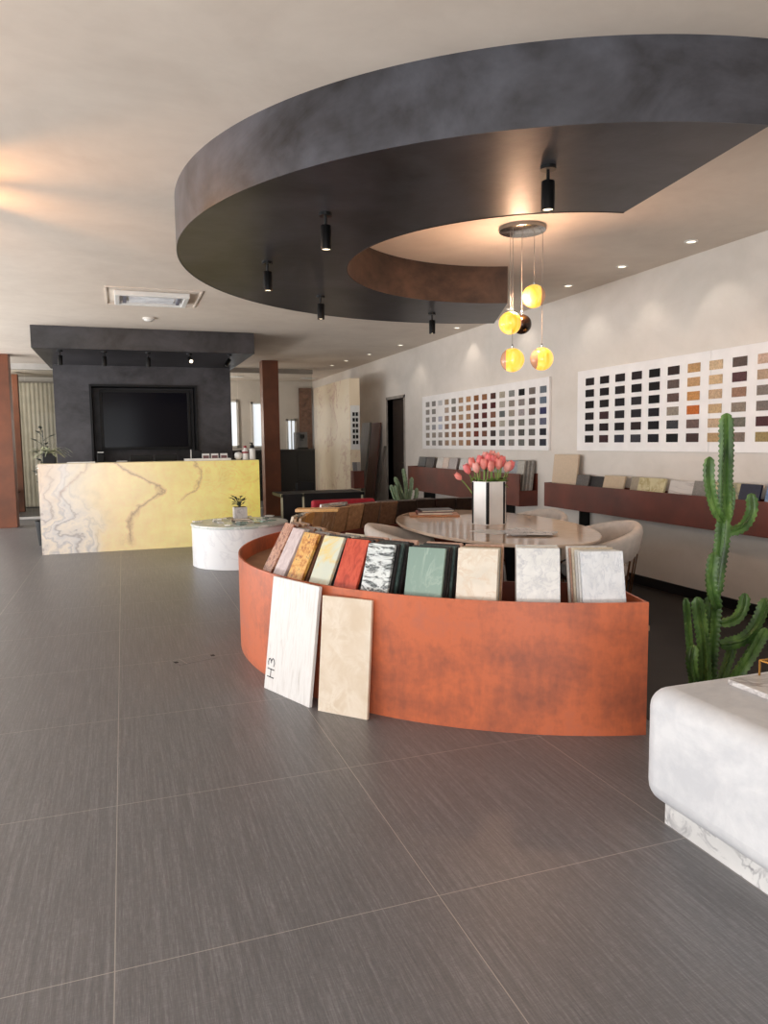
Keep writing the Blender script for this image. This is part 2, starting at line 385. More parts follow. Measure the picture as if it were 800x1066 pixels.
# recessed downlights
dls = [(4.311,4.84),(4.317,5.706),(4.316,6.56),(4.40,7.9),(4.41,9.39),(4.3,11.3),(4.2,12.6),(4.1,13.7),(4.07,14.6)]
wh = ['nearest','second','third','fourth','fifth','sixth','seventh','eighth','farthest']
for (x,y),k in zip(dls, wh):
    t = thing('recessed_downlight', 'small square recessed downlight in the row along the right wall, %s from the camera' % k, 'downlight', (x,y,H))
    obj('trim_ring', MB().lathe([(.052,0),(.054,-.006),(.036,-.008),(.036,0)], 28), WHITE, t, smooth=30); obj('lens', MB().lathe([(.0,-.003),(.035,-.003),(.035,-.001),(0,-.001)], 20), emit('downlight_lens',(255,240,215),3.5), t)
    t['label'] = 'small round recessed downlight in the row along the right wall, %s from the camera' % k
# cassette air conditioner in a recessed square, detector
t = thing('ceiling_vent', 'white cassette air conditioner in a square recess of the ceiling', 'air conditioner', (.37,8.32,H))
obj('recess_trim', MB().box(-.47,.47,-.47,-.455,-.012,0).box(-.47,.47,.455,.47,-.012,0).box(-.47,-.455,-.455,.455,-.012,0).box(.455,.47,-.455,.455,-.012,0), CEIL, t)
obj('housing', MB().box(-.385,.355,-.29,-.24,-.05,0).box(-.385,.355,.24,.29,-.05,0).box(-.385,-.33,-.24,.24,-.05,0).box(.3,.355,-.24,.24,-.05,0), WHITE, t, bevel=.008)
VG = plain('vent_grey',(226,227,233),.5)
m = MB()
for i in range(14): m.box(-.24,.21,-.17+.025*i,-.16+.025*i,-.035,-.02)
obj('grille', m, VG, t); obj('backing', MB().box(-.33,.3,-.24,.24,-.018,-.002), VG, t)
for a in (-.29,.255): obj('louvre', MB().box(a-.012,a+.022,-.2,.2,-.04,-.02), plain('vent_slot',(120,120,132),.5), t)
for a in (-.215,.19): obj('louvre', MB().box(-.24,.21,a-.012,a+.012,-.04,-.02), WHITE, t)
t = thing('smoke_detector', 'round white smoke detector on the ceiling behind the air conditioner', 'smoke detector', (.37,9.68,H))
obj('base', MB().lathe([(.07,0),(.075,-.02)], 28), WHITE, t, smooth=40); obj('cover', MB().lathe([(.062,-.02),(.055,-.035),(.0,-.04)], 28), WHITE, t, smooth=60)

# ------------------------------------------------------------------ pendant cluster
t = thing('pendant_lamp', 'five-globe pendant lamp hanging from a round steel plate', 'pendant lamp', (2.83,4.9,H))
obj('ceiling_plate', MB().lathe([(.165,0),(.17,-.004),(.17,-.028),(.165,-.032),(0,-.032)], 40), STEEL, t, smooth=40)
def m_globe():
    m = NT('amber_globe'); f = m.noise(9, m.mp((2.2,2.2,.5)), 4, .6, .8)
    c = m.ramp(f, [(.3,(255,170,50)),(.5,(255,200,84)),(.7,(255,226,130))])
    m.fin(c, .12); m.link(c, m.b.inputs['Emission Color']); m.b.inputs['Emission Strength'].default_value = 1.45; return m.m
GLOBE = m_globe()
PINK = plain('blush_glass', (236,176,140), .08, 0, .1); SMOKE = plain('smoked_glass', (30,20,16), .04, .3)
glb = [(.10,0,-.489,.085,-.35),(-.11,-.02,-.695,.083,.15),(.055,.1,-.68,.074,None),(-.125,-.08,-.97,.086,2.6),(.17,.0,-.945,.086,2.8)]
for i,(x,y,z,r,a) in enumerate(glb):
    off = [(.07,0),(-.1,-.02),(.03,.06),(-.07,-.08),(.11,.02)][i]
    obj('cable', MB().tube([(x,y,z+r),(x,y,-.03)], .0022, 6), plain('cable',(150,140,130),.4), t)
    obj('cable_grip', MB().lathe([(.006,0),(.008,.02),(.005,.03)],10,Matrix.Translation((x,y,z+r-.004))), STEEL, t)
    if a is None:
        obj('smoked_globe', MB().lathe([(r*math.sin(PI*k/16), -r*math.cos(PI*k/16)) for k in range(17)], 28, Matrix.Translation((x,y,z))), SMOKE, t, smooth=180)
        continue
    # globe: a lit amber part and a clear blush slice
    def cap(k0, k1, R):
        return MB().lathe([(R*math.sin(PI*k/24), R*math.cos(PI*k/24)) for k in range(k0,k1+1)], 28, Matrix.Translation((x,y,z)) @ Matrix.Rotation(a,4,'Z') @ Matrix.Rotation(PI/2,4,'Y'))
    ka = 8
    o = obj('globe', cap(ka,24,r), GLOBE, t, smooth=60); obj('blush_slice', cap(0,ka,r), PINK, t, smooth=60)

# ------------------------------------------------------------------ curved sample trough
TC = (2.82, 4.82); TR = 2.115; TA0 = -104.7*D2R; TA1 = -291*D2R; TH = .64
tr = thing('sample_trough', 'large curved rust-orange steel trough holding stone samples around the table', 'display trough', (TC[0],TC[1],0))
obj('outer_wall', MB().sector(TR-.012,TR,0,TH,TA0,TA1,120), RUST, tr, smooth=35)
obj('inner_wall', MB().sector(1.60,1.612,0,TH,TA0,TA1,120), BROWN, tr, smooth=35)
obj('base', MB().sector(1.613,TR-.013,.50,.525,TA0+.006,TA1-.006,120), TRAYF, tr, smooth=35)
def endp(a, s):
    c, q = math.cos(a), math.sin(a); m = MB(); dx, dy = -q*.006*s, c*.006*s
    m.add([(1.612*c-dx,1.612*q-dy,0),(2.103*c-dx,2.103*q-dy,0),(2.103*c+dx,2.103*q+dy,0),(1.612*c+dx,1.612*q+dy,0),(1.612*c-dx,1.612*q-dy,TH),(2.103*c-dx,2.103*q-dy,TH),(2.103*c+dx,2.103*q+dy,TH),(1.612*c+dx,1.612*q+dy,TH)],
          [(0,3,2,1),(4,5,6,7),(0,1,5,4),(1,2,6,5),(2,3,7,6),(3,0,4,7)]); return m
obj('end_panel', endp(TA0-.004,1), RUST, tr); obj('end_panel', endp(TA1+.004,1), BROWN, tr)

# stones
M_WHITE = marble('carrara', (240,242,245), (204,208,215), 15, .06, .4, (1.6,1.6,.8), dist=.8)
M_WHITE2 = marble('statuary', (238,237,234), (200,200,203), 20, .07, .4, dist=.6)
M_CREAM = marble('cream_stone', (236,226,210), (222,204,182), 12, .07, .4, (1,1,1), dist=.8)
M_GREEN = marble('green_marble', (140,164,152), (168,188,176), 6, .03, .3, (1,1,.4), (130,154,144))
M_ZEBRA = banded('black_white_marble', [(240,242,240),(196,202,202),(60,68,70),(226,230,228),(206,212,212),(36,44,46),(150,158,158),(240,242,240)], 4, (1.1,1.1,3.4), .3, 1.6, (.5,.35,0))
M_RED = banded('red_travertine', [(150,48,30),(186,66,44),(204,84,58),(170,56,36)], 7, (5,5,.4), .35, .6)
M_YEL = marble('pale_onyx', (216,214,190), (226,196,112), 3.2, .06, .3, (1,1,1), (196,204,192))
M_GOLD = granite('gold_granite', [(92,52,28),(190,120,50),(222,176,96),(120,80,60)], 24)
M_LILAC = banded('lilac_stone', [(170,150,150),(196,178,178),(214,200,196)], 6, (5,5,.4))
M_BRGR = granite('brown_granite', [(84,44,34),(150,92,72),(196,150,124),(110,60,46)], 40)
BACKS = [granite('back_dark',[(34,32,32),(62,60,60)]), granite('back_tan',[(150,112,80),(190,150,112)]), granite('back_grey',[(120,116,112),(160,154,148)]), granite('back_brown',[(92,58,42),(136,92,66)]), granite('back_green',[(50,66,64),(90,108,104)]), granite('back_cream',[(210,196,172),(230,218,198)]), granite('back_warm_lit',[(196,150,130),(222,184,162)]), granite('back_white',[(216,214,210),(236,234,230)])]  # pink and tan backs hold the lamps' warm light in their colour
def slab_in_trough(ang, r_base, w, h, mat, label, group=None, lean=.29, dz=0, side=0, th=.02):
    a = ang*D2R
    T = Matrix.Rotation(-lean,4,'Y')                       # leans inward; local x is outward
    c = (TC[0]+r_base*math.cos(a) - side*math.sin(a), TC[1]+r_base*math.sin(a) + side*math.cos(a), .5265+dz+th*math.sin(lean))
    o = obj('stone_sample', MB().box(-th,0,-w/2,w/2,0,h,T), mat, None, loc=c, bevel=.002, seg=1)
    o.rotation_euler = (0,0,a); return tag(o, label, 'stone sample', group)
fronts = [ # angle, width, height, material, label, what is stacked behind (material indexes), sideways shift per slab
 (-109.8,.205,.345,M_WHITE,'white grey-veined marble slab at the right end of the curved trough',(7,7,5,6,7),.010),
 (-118.5,.205,.360,M_WHITE2,'white mottled marble slab standing left of the right end stack',(7,5,7,6),.003),
 (-126.9,.20,.352,M_CREAM,'cream beige-veined marble slab right of the green slab',(5,2,1,6),-.003),
 (-134.6,.20,.345,M_GREEN,'pale green marble slab in the curved trough',(0,0,4,0,6),-.010),
 (-142.6,.165,.345,M_ZEBRA,'black and white wavy veined marble slab left of the green slab',(0,4,0,0,6),-.012),
 (-148.3,.16,.350,M_RED,'red streaked stone slab in the curved trough',(0,3,0,6),-.008),
 (-154.0,.165,.350,M_YEL,'pale yellow-veined onyx slab left of the red slab',(0,5,2,5),-.008),
 (-160.6,.155,.350,M_GOLD,'gold and brown speckled granite slab near the left bend of the trough',(3,2,3,1),-.006),
 (-166.0,.145,.360,M_LILAC,'pale lilac stone slab between the gold granite and the brown granite',(2,3,2,1),-.004),
 (-171.2,.145,.375,M_BRGR,'red-brown speckled granite slab, the leftmost in the curved trough',(3,1,3),-.002)]
short = ['the right end white marble slab','the mottled white marble slab','the cream marble slab','the green marble slab','the black and white marble slab','the red stone slab','the pale yellow onyx slab','the gold granite slab','the lilac stone slab','the leftmost brown granite slab']
LEANS = (.28,.28,.28,.29,.34,.45,.46,.47,.49,.51)
for (ang,w,h,m,l,backs,sh),s,ln in zip(fronts, short, LEANS):
    h = h*math.cos(.28)/math.cos(ln)
    slab_in_trough(ang, 2.075, w, h, m, l, lean=ln)
    for k,b in enumerate(backs):
        slab_in_trough(ang, 2.075-.036*(k+1), w*(.985 if k%2 else 1), h+random.uniform(-.004,.006), BACKS[b], 'slab standing in the stack behind '+s, 'stack behind '+s, side=-sh*(k+1)*.5, lean=ln)
F1 = granite('far_ochre',[(196,134,72),(232,180,112),(210,150,86)],30); F2 = granite('far_tan',[(186,142,100),(224,180,136)],30); F3 = granite('far_dark',[(42,32,28),(66,52,44)],30); F4 = banded('far_stripe',[(206,174,140),(150,114,84),(226,200,170)],6,(5,5,.4)); F6 = granite('far_umber',[(96,70,54),(130,100,78)],30); F5 = granite('far_brown',[(156,118,86),(196,156,118)],30)
far = [(163,.15,F4,2),(156.5,.18,F1,3),(149.5,.19,F1,3),(142.5,.19,F2,3),(135.5,.18,F4,3),(128.5,.19,F5,3),(121.5,.19,F5,3),(114.5,.19,F6,3),(107.5,.19,F6,3),(100.5,.19,F3,3),(93.5,.19,F3,3),(86.5,.19,F3,3),(79.5,.19,F3,3)]
fl = ['striped tan','ochre','golden tan','tan','tan striped','brown','dark brown','near-black','black','black','black','black','black']
for i,(ang,w,m,n) in enumerate(far):
    pos = ['at its left bend','just right of its left bend','third stack along','fourth stack along','behind the left tub chair','sixth stack along','seventh stack along','before the small cactus','right of the small cactus','behind the table books','left of the vase','behind the vase','at the far right end'][i]
    for k in range(n):
        slab_in_trough(ang, 1.77+.034*k, w, .325+random.uniform(-.004,.01), m if k==0 else (BACKS[(i*3+k)%8] if i<7 else F3), fl[i]+' stone slab in the far half of the trough, '+pos, 'far stack '+pos, side=.004*k, lean=.27)
slab_in_trough(123, 2.0, .36, .335, marble('white_black_vein',(232,228,226),(60,58,60),7,.09,.3,(1,1,3)), 'wide white slab with black veins at the back of the far stacks', None, lean=.27)
# slab lying across the stacks
o = obj('stone_sample', MB().box(-.16,.16,-.07,.07,0,.022), F1, None, loc=(1.37,5.40,.882), bevel=.002, seg=1); o.rotation_euler = (0,0,-.35); tag(o, 'ochre slab lying flat across the stacks at the left bend of the trough', 'stone sample')

# two slabs leaning on the outside of the trough
def lean_slab(bl, br, h, mat, label):
    bl = Vector(bl); br = Vector(br); w = (br-bl).length; a = math.atan2(br.y-bl.y, br.x-bl.x)
    mid = (bl+br)/2; n = Vector((-math.sin(a), math.cos(a)))       # towards the trough
    d = (Vector(TC)-mid).length
    # tilt so that the top back edge just touches the wall
    t = .0
    for t in [i*.002 for i in range(10,200)]:
        p = mid + n*(math.sin(t)*h + .022*math.cos(t))
        if h*math.cos(t) > TH: pz = TH
        q = mid + n*(math.sin(t)*min(h, TH/math.cos(t)) + .0215/math.cos(t)); e = (br-bl).normalized()
        if min((Vector(TC)-q-e*(w*.5*f)).length for f in (-1,-.5,0,.5,1)) <= TR+.004: break
    T = Matrix.Rotation(-t,4,'X')
    o = obj('stone_sample', MB().box(-w/2,w/2,0,.02,0,h,T), mat, None, loc=(mid.x,mid.y,.0005), bevel=.0015, seg=1)
    o.rotation_euler = (0,0,a); tag(o,label,'stone sample'); return o, T, w
M_TRAV = banded('white_travertine', [(186,178,170),(216,211,207),(226,222,219),(218,213,209),(204,198,193)], 5, (7,7,.25), .5, .4)
M_BEIGE = marble('beige_limestone', (222,205,184), (230,216,198), 8, .14, .55, (1,1,1), (213,193,168))
o, T, w = lean_slab((.707,4.116),(.872,3.706), .645, M_TRAV, 'white travertine slab marked H3, leaning outside the trough')
INK = plain('marker_ink', (40,36,44), .6)
ins = MB()   # hand-written H3, turned on its side like on the slab
def stroke(p, q, r=.0028):
    p = Vector((p[0],0,p[1])); q = Vector((q[0],0,q[1])); d = (q-p); L = d.length; d.normalize(); nrm = Vector((-d.z,0,d.x))*r
    vs = [p-nrm-d*r, p+nrm-d*r, q+nrm+d*r, q-nrm+d*r]
    ins.add([v+Vector((0,-.0012,0)) for v in vs]+[v+Vector((0,.0005,0)) for v in vs], [(0,1,2,3),(7,6,5,4),(0,4,5,1),(1,5,6,2),(2,6,7,3),(3,7,4,0)], T)
def G(u, v): return (-w/2+.055+.062*(v), .075+u)     # u runs up the slab, v across
x0 = 0
for a,b in (((0,0),(0,1)),((.045,0),(.045,1)),((0,.5),(.045,.5))):
    # letters rotated: reading direction runs upward
    stroke(G(a[0], -(a[1]-.5)), G(b[0], -(b[1]-.5)))
arc = []
for k in range(9):
    th = -PI*.78 + PI*1.28*k/8
    arc.append((.083+.024*math.cos(th+PI*.25), .25+.25*math.sin(th+PI*.25)))
c1 = [(.068,.95),(.082,1.0),(.098,.92),(.102,.75),(.095,.58),(.082,.52)]
c2 = [(.082,.52),(.1,.45),(.108,.28),(.1,.1),(.084,.0),(.066,.08)]
for c in (c1,c2):
    for a,b in zip(c[:-1],c[1:]): stroke(G(a[0], -(a[1]-.5)), G(b[0], -(b[1]-.5)))
obj('handwriting', ins, INK, o)
lean_slab((.905,3.649),(1.105,3.43), .605, M_BEIGE, 'beige limestone slab leaning outside the trough, right of the white one')

# ------------------------------------------------------------------ oval table and what is on it
TX, TY, TZ = 2.61, 5.02, .765
TRAV = marble('table_travertine', (216,192,172), (200,174,152), 3, .1, .08, (1,1,1), (208,183,162), spec=.6)
t = thing('dining_table', 'oval polished beige stone table inside the curved trough', 'table', (TX,TY,0), -.082)
ov = [(.645*math.cos(2*PI*k/72), 1.225*math.sin(2*PI*k/72)) for k in range(72)]
obj('tabletop', MB().prism(ov, TZ-.022, TZ), TRAV, t, smooth=40, bevel=.006)
obj('apron', MB().prism([(x*.8,y*.86) for x,y in ov], TZ-.05, TZ-.022), BLACKM, t, smooth=40)
for s in (-.5,.5):
    obj('pedestal', MB().lathe([(.24,0),(.24,.02),(.07,.05),(.055,.35),(.08,.66),(.2,TZ-.05)], 28, Matrix.Translation((0,s,0))), BLACKM, t, smooth=50)
# faceted vase
VX, VY = 2.645, 5.06
MIRR = plain('silvered_facet', (236,231,226), .25, 0, .03)
t = thing('vase', 'tall faceted silver-white vase with painted dark edge reflections, holding tulips', 'vase', (VX,VY,TZ))
R = .142; hx = [(R*math.cos(PI/3*k-.05), R*math.sin(PI/3*k-.05)) for k in range(6)]
m = MB()
inn = [(x*.93,y*.93) for x,y in hx]
vs = [(x,y,0) for x,y in hx]+[(x,y,.325) for x,y in hx]+[(x,y,.325) for x,y in inn]+[(x,y,.02) for x,y in inn]
fs = [tuple(range(5,-1,-1)), tuple(range(18,24))]
for k in range(6):
    j=(k+1)%6; fs += [(k,j,6+j,6+k),(6+k,6+j,12+j,12+k),(12+k,12+j,18+j,18+k)]
m.add(vs, fs); obj('body', m, MIRR, t)
for k in range(6):
    x,y = hx[k]; d = Vector((x,y)).normalized(); q = Vector((-d.y,d.x))
    p = Vector((x,y))
    obj('dark_reflection', MB().prism([tuple(p-d*.0065-q*.0125),tuple(p+d*.0015-q*.001),tuple(p+d*.0015+q*.001),tuple(p-d*.0065+q*.0125)], .004, .322), BLACK, t)  # black strips paint the dark reflections at the facet edges
# tulips
PET = [plain('tulip_pink',(238,122,122),.5,0,.12,20), plain('tulip_coral',(240,138,128),.5,0,.12,20), plain('tulip_blush',(242,162,152),.5,0,.12,20)]
STEM = plain('tulip_green',(118,152,66),.5,0,.2,10)
def tulip(bx, by, bz, sx, sy, mat, label, r=.024, grp=None):
    t = thing('tulip', label, 'tulip', (VX,VY,TZ+.03), 0, grp)
    base = Vector((sx,sy,0)); top = Vector((bx,by,bz)); mid = Vector((sx*1.3+bx*.15, sy*1.3+by*.15, (bz)*.62))
    ps = []
    for k in range(9):
        u = k/8; ps.append(base*(1-u)**2 + mid*2*u*(1-u) + top*u*u)
    obj('stem', MB().tube(ps, .0038, 6), STEM, t, smooth=60)
    d = (ps[-1]-ps[-3]).normalized(); T = Matrix.Translation(top) @ d.to_track_quat('Z','Y').to_matrix().to_4x4()
    m = MB(); n = 18; prof = [(.15,-.006),(.62,.004),(.95,.018),(1.0,.032),(.86,.048),(.62,.060)]
    vs = []; fs = []
    for i,(q,z) in enumerate(prof):
        for k in range(n):
            a = 2*PI*k/n; lob = 1 + .10*math.cos(3*a+ (.0 if i<3 else .0))*(i/5); zz = z*r/.024 + (.010*max(0,math.cos(3*a))*(i/5)**2)
            vs.append((q*r*lob*math.cos(a), q*r*lob*math.sin(a), zz))
    for i in range(len(prof)-1):
        for k in range(n): fs.append((i*n+k,i*n+(k+1)%n,(i+1)*n+(k+1)%n,(i+1)*n+k))
    vs.append((0,0,.04*r/.024)); c = len(vs)-1
    fs += [((len(prof)-1)*n+k,(len(prof)-1)*n+(k+1)%n,c) for k in range(n)]; fs.append(tuple(range(n-1,-1,-1)))
    obj('bloom', m.add(vs,fs,T), mat, t, smooth=70)
    lm = MB(); la = math.atan2(by,bx)+random.uniform(-.9,.9); L = random.uniform(.17,.24); pv = []
    for k in range(7):
        u = k/6; rad = .03 + .12*u**1.6; z = .24 + L*.75*u - .05*u*u*2*random.uniform(.7,1.2)
        c = Vector((math.cos(la)*rad, math.sin(la)*rad, z)); q = Vector((-math.sin(la),math.cos(la),0))*(.034*math.sin(PI*min(1,u*.86+.12)))
        pv.append((c-q, c+Vector((0,0,-.004)), c+q))
    vs = [v for tri in pv for v in tri]; vs += [(v[0],v[1],v[2]-.0012) for v in vs]; n3 = 21
    for k in range(6):
        for j in range(2):
            i = k*3+j; lm.f.append((i,i+1,i+4,i+3)); lm.f.append((n3+i+3,n3+i+4,n3+i+1,n3+i))
    lm.v = [tuple(v) for v in vs]
    obj('leaf', lm, STEM, t, smooth=60)
rx = Vector((cy,-sy,0)); bk = Vector((sy,cy,0))
heads = [(-.155,.0,.40),(-.12,.04,.445),(-.10,-.05,.41),(-.07,.02,.46),(-.05,-.06,.435),(-.025,.05,.485),(-.01,-.02,.475),(.0,-.08,.42),(.03,.06,.495),(.035,-.03,.46),(.06,-.07,.435),(.065,.03,.48),(.09,-.02,.45),(.10,.06,.455),(.12,-.05,.415),(.15,.0,.42),(-.22,-.02,.355)]
for i,(a,b,z) in enumerate(heads):
    p = rx*a*1.0 + bk*b; z -= .015
    lab = 'pink tulip in the silver vase, one of the upright bunch'; g = 'upright pink tulips in the vase'
    if i == 16: lab = 'pink tulip drooping out to the left of the silver vase'; g = None
    if i == 15: lab = 'coral tulip leaning out at the right side of the bunch'; g = None
    s = p.normalized()*.05
    tulip(p.x, p.y, z-.03, s.x, s.y, PET[i%3], lab, .0285 if i<16 else .023, g)
# board, books, leaflets
o = obj('wooden_board', MB().box(-.21,.21,-.15,.15,0,.012), plain('board_wood',(178,124,86),.4), None, loc=(2.50,5.80,TZ), bevel=.003); o.rotation_euler=(0,0,-.35); tag(o,'thin wooden board on the oval table, left of the vase','board')
def book(loc, sx, sy, h, col, rz, label, cat='book'):
    t = thing('book', label, cat, loc, rz)
    cm = plain('cover_%d_%d_%d'%col, col, .35)
    obj('cover', MB().box(-sx,sx,-sy,sy,0,.003).box(-sx,sx,-sy,sy,h-.003,h).box(-sx,-sx+.003,-sy,sy,.003,h-.003), cm, t)
    obj('pages', MB().box(-sx+.003,sx-.004,-sy+.004,sy-.004,.003,h-.003), plain('paper',(226,216,200),.7), t); return t
book((2.50,5.80,TZ+.012),.15,.11,.022,(112,44,32),-.3,'red-brown book lying on the wooden board on the table')
book((2.52,5.81,TZ+.034),.14,.10,.018,(46,38,40),-.2,'dark book on top of the red-brown book on the table')
LEAF = marble('leaflet_print',(244,242,243),(140,136,142),22,.045,.5)
for i,(x,y,rz,s) in enumerate(((2.40,4.55,.3,(.09,.13)),(2.49,4.42,-.2,(.05,.15)),(2.56,4.44,-.25,(.05,.15)),(2.63,4.46,-.3,(.05,.15)),(2.53,4.27,1.1,(.05,.15)),(2.62,4.33,.95,(.05,.14)))):
    lab = ['plain white leaflet lying nearest the vase','leaflet with grey stripes, the left one of the fanned leaflets','leaflet with grey stripes in the middle of the fan','leaflet with grey stripes at the right of the fan','grey striped leaflet at the near edge of the fan','grey striped leaflet crossing the right of the fan'][i]
    o = obj('leaflet', MB().box(-s[0],s[0],-s[1],s[1],0,.002), WHITE if i==0 else LEAF, None, loc=(x,y,TZ+.0005+.0025*i)); o.rotation_euler=(0,0,rz); tag(o,lab+' on the table','leaflet')

# ------------------------------------------------------------------ tub chairs (opening faces local +X)
FAB = plain('chair_fabric', (216,205,196), .85, 0, .03, 25)
BRZ = plain('bronze', (120,84,58), .3, .9)
def tub_chair(label, loc, rz):
    t = thing('tub_chair', label, 'chair', loc, rz)
    m = MB(); n = 36; span = 250*D2R; vs=[]; fs=[]; K=10
    for i in range(n+1):
        a = PI - span/2 + span*i/n; u = abs(i/n*2-1)           # u 0 at the back, 1 at the arm ends
        zt = .80 - .15*(u**1.5); zb = .56 - .09*(u**1.5); r_o = .34; r_i = .27
        e = .03
        sec = [(r_i+.012,zb),(r_i,zb+.05),(r_i,zt-.05),(r_i+.008,zt-.018),(r_i+.024,zt-.003),(r_i+.046,zt-.003),(r_o-.006,zt-.018),(r_o,zt-.05),(r_o-.025,zb+.05),(r_o-.055,zb)]
        for r,z in sec: vs.append((r*math.cos(a), r*math.sin(a), z))
    for i in range(n):
        for k in range(K): fs.append((i*K+k, (i+1)*K+k, (i+1)*K+(k+1)%K, i*K+(k+1)%K))
    fs += [tuple(range(K)), tuple(n*K+k for k in range(K-1,-1,-1))]
    obj('backrest', m.add(vs,fs), FAB, t, smooth=50)
    obj('seat', MB().lathe([(0,.40),(.22,.40),(.24,.42),(.243,.46),(.225,.485),(0,.495)], 36), FAB, t, smooth=50)
    obj('seat_ring', MB().lathe([(.235,.385),(.25,.385),(.25,.40),(.235,.40),(.235,.385)], 36), BRZ, t, smooth=40)
    obj('floor_ring', MB().lathe([(.215,0),(.235,0),(.235,.014),(.215,.014),(.215,0)], 36), BRZ, t, smooth=40)
    for k in range(28):
        a = 2*PI*k/28; u = abs(PI-a)/(span/2); rt, zt2 = (.305, .575-.09*u**1.5) if u < .97 else (.242,.388)
        obj('spindle', MB().cyl((.225*math.cos(a),.225*math.sin(a),.012),(rt*math.cos(a),rt*math.sin(a),zt2),.005,.005,6), BRZ, t, smooth=60)
    return t
c0 = tub_chair('light grey tub chair with bronze rods, right of the table beside the cactus', (3.24,4.55,0), PI-.15)
dup(c0, (3.24,5.5,0), PI+.25, 'light grey tub chair at the far right side of the table, behind the tulip vase')
dup(c0, (1.985,5.06,0), -.38, 'light grey tub chair at the left of the table, its back towards the far slabs')

# ------------------------------------------------------------------ wall sample boards
BW = plain('board_white', (238,234,232), .5, 0, .02)
sw = {}
def swm(c):
    if c not in sw:
        t = NT('swatch_%02x%02x%02x' % c); f = t.noise(70, None, 3, .7)
        sw[c] = t.fin(t.ramp(f,[(.3,tuple(x*.86 for x in c)),(.7,tuple(min(255,x*1.12) for x in c))]), .6, 0, .15)
    return sw[c]
def board(label, y1, y0, z0, z1, cols, ystart, dy, ztop, dz, sy_, sz_, seam=None):
    t = thing('sample_board', label, 'sample board', (XR-.002,(y0+y1)/2,z0)); yc = (y0+y1)/2
    if seam is None: obj('board', MB().box(-.03,0,y0-yc,y1-yc,0,z1-z0), BW, t, bevel=.002)
    else:
        obj('board', MB().box(-.03,0,seam+.0015-yc,y1-yc,0,z1-z0), BW, t, bevel=.002); obj('board', MB().box(-.03,0,y0-yc,seam-.0015-yc,0,z1-z0), BW, t, bevel=.002)
    for i,cl in enumerate(cols):
        y = ystart - dy*i - yc
        for j,c in enumerate(cl):
            if c is None: continue
            z = ztop - dz*j - z0
            obj('swatch', MB().box(-.036,-.0295,y-sy_/2,y+sy_/2,z-sz_/2,z+sz_/2), swm(c), t)
B1 = [[(140,135,130),(145,138,132),(150,144,138),(150,145,138),(148,136,126),(146,138,128)],[(130,126,122),(132,128,122),(138,134,134),(150,148,150),(146,136,126),(134,130,126)],
 [(190,188,188),None,(170,170,182),(184,186,200),(150,140,134),(124,116,110)],[(160,138,116),(170,150,135),(152,126,110),(132,100,84),(134,108,90),(150,124,104)],[(124,120,112),(122,116,108),(140,112,94),(150,120,104),(132,96,76),(164,140,120)],
 [(160,130,104),(168,140,114),(164,136,110),(122,74,54),(140,100,76),(160,126,100)],[(170,130,94),(164,124,90),(160,126,96),(140,106,80),(150,114,86),(150,110,80)],[(126,82,48),(120,82,62),(86,42,38),(96,46,38),(102,40,28),(72,34,28)],
 [(140,96,66),(82,30,28),(86,34,32),(62,34,32),(110,72,56),(86,52,46)],[(72,44,38),(72,22,26),(120,82,66),(110,76,56),(62,52,50),(38,26,26)],[(166,156,140),(166,160,150),(92,96,96),(166,160,146),(130,130,126),(72,76,74)],
 [(130,130,126),(134,126,116),(150,140,126),(120,118,112),(116,114,110),(120,116,110)],[(16,16,16),(130,120,116),(150,140,140),(110,106,100),(78,76,72),(100,100,96)],[(112,102,96),(86,76,72),(96,82,76),(116,110,108),(96,92,88),(86,80,76)],[(100,106,114),(100,110,124),(54,54,88),(96,96,114),(34,34,42),(44,46,56)]]
B2 = [[(36,30,30),(24,20,22),(20,16,18),(30,26,28),(30,26,28),(24,20,20)],[(28,22,24),(26,20,24),(30,26,28),(60,40,42),(38,26,30),(60,38,42)],[(36,28,30),(38,32,34),(30,26,30),(36,34,38),(26,22,26),(50,50,60)],
 [(40,32,34),(26,20,22),(48,44,48),(40,36,42),(46,34,36),(58,56,62)],[(18,16,16),(22,18,18),(18,16,18),(28,24,30),(22,18,22),(28,26,32)],[(52,40,38),(96,82,76),(96,76,70),(140,130,118),(58,58,62),(20,18,20)],
 [(180,142,98),(184,146,106),(188,136,84),(184,102,50),(106,86,80),(66,50,48)],[(204,176,142),(200,170,132),(190,162,132),(190,160,122),(186,160,132),(176,146,108)],[(92,78,72),(86,58,60),(150,116,96),(140,126,112),(112,108,98),(120,106,96)],
 [(194,166,146),(176,150,126),(126,116,108),(118,108,102),(76,48,50),(150,130,88)],[(180,160,140),(150,130,110),(120,104,92),(96,82,74),(140,120,96),(110,98,90)],[(120,110,100),(150,140,126),(170,156,140),(96,88,82),(76,66,60),(130,118,104)]]
board('far white wall board with fifteen columns of stone sample squares, behind the tulips', 11.17, 7.38, 1.277, 2.115, B1, 10.935, .2454, 1.98, .122, .135, .078)
board('near white wall board of stone sample squares, dark on its left half, behind the cactus', 6.82, 3.55, 1.28, 2.118, B2, 6.595, .248, 1.995, .1185, .142, .075, 4.92)

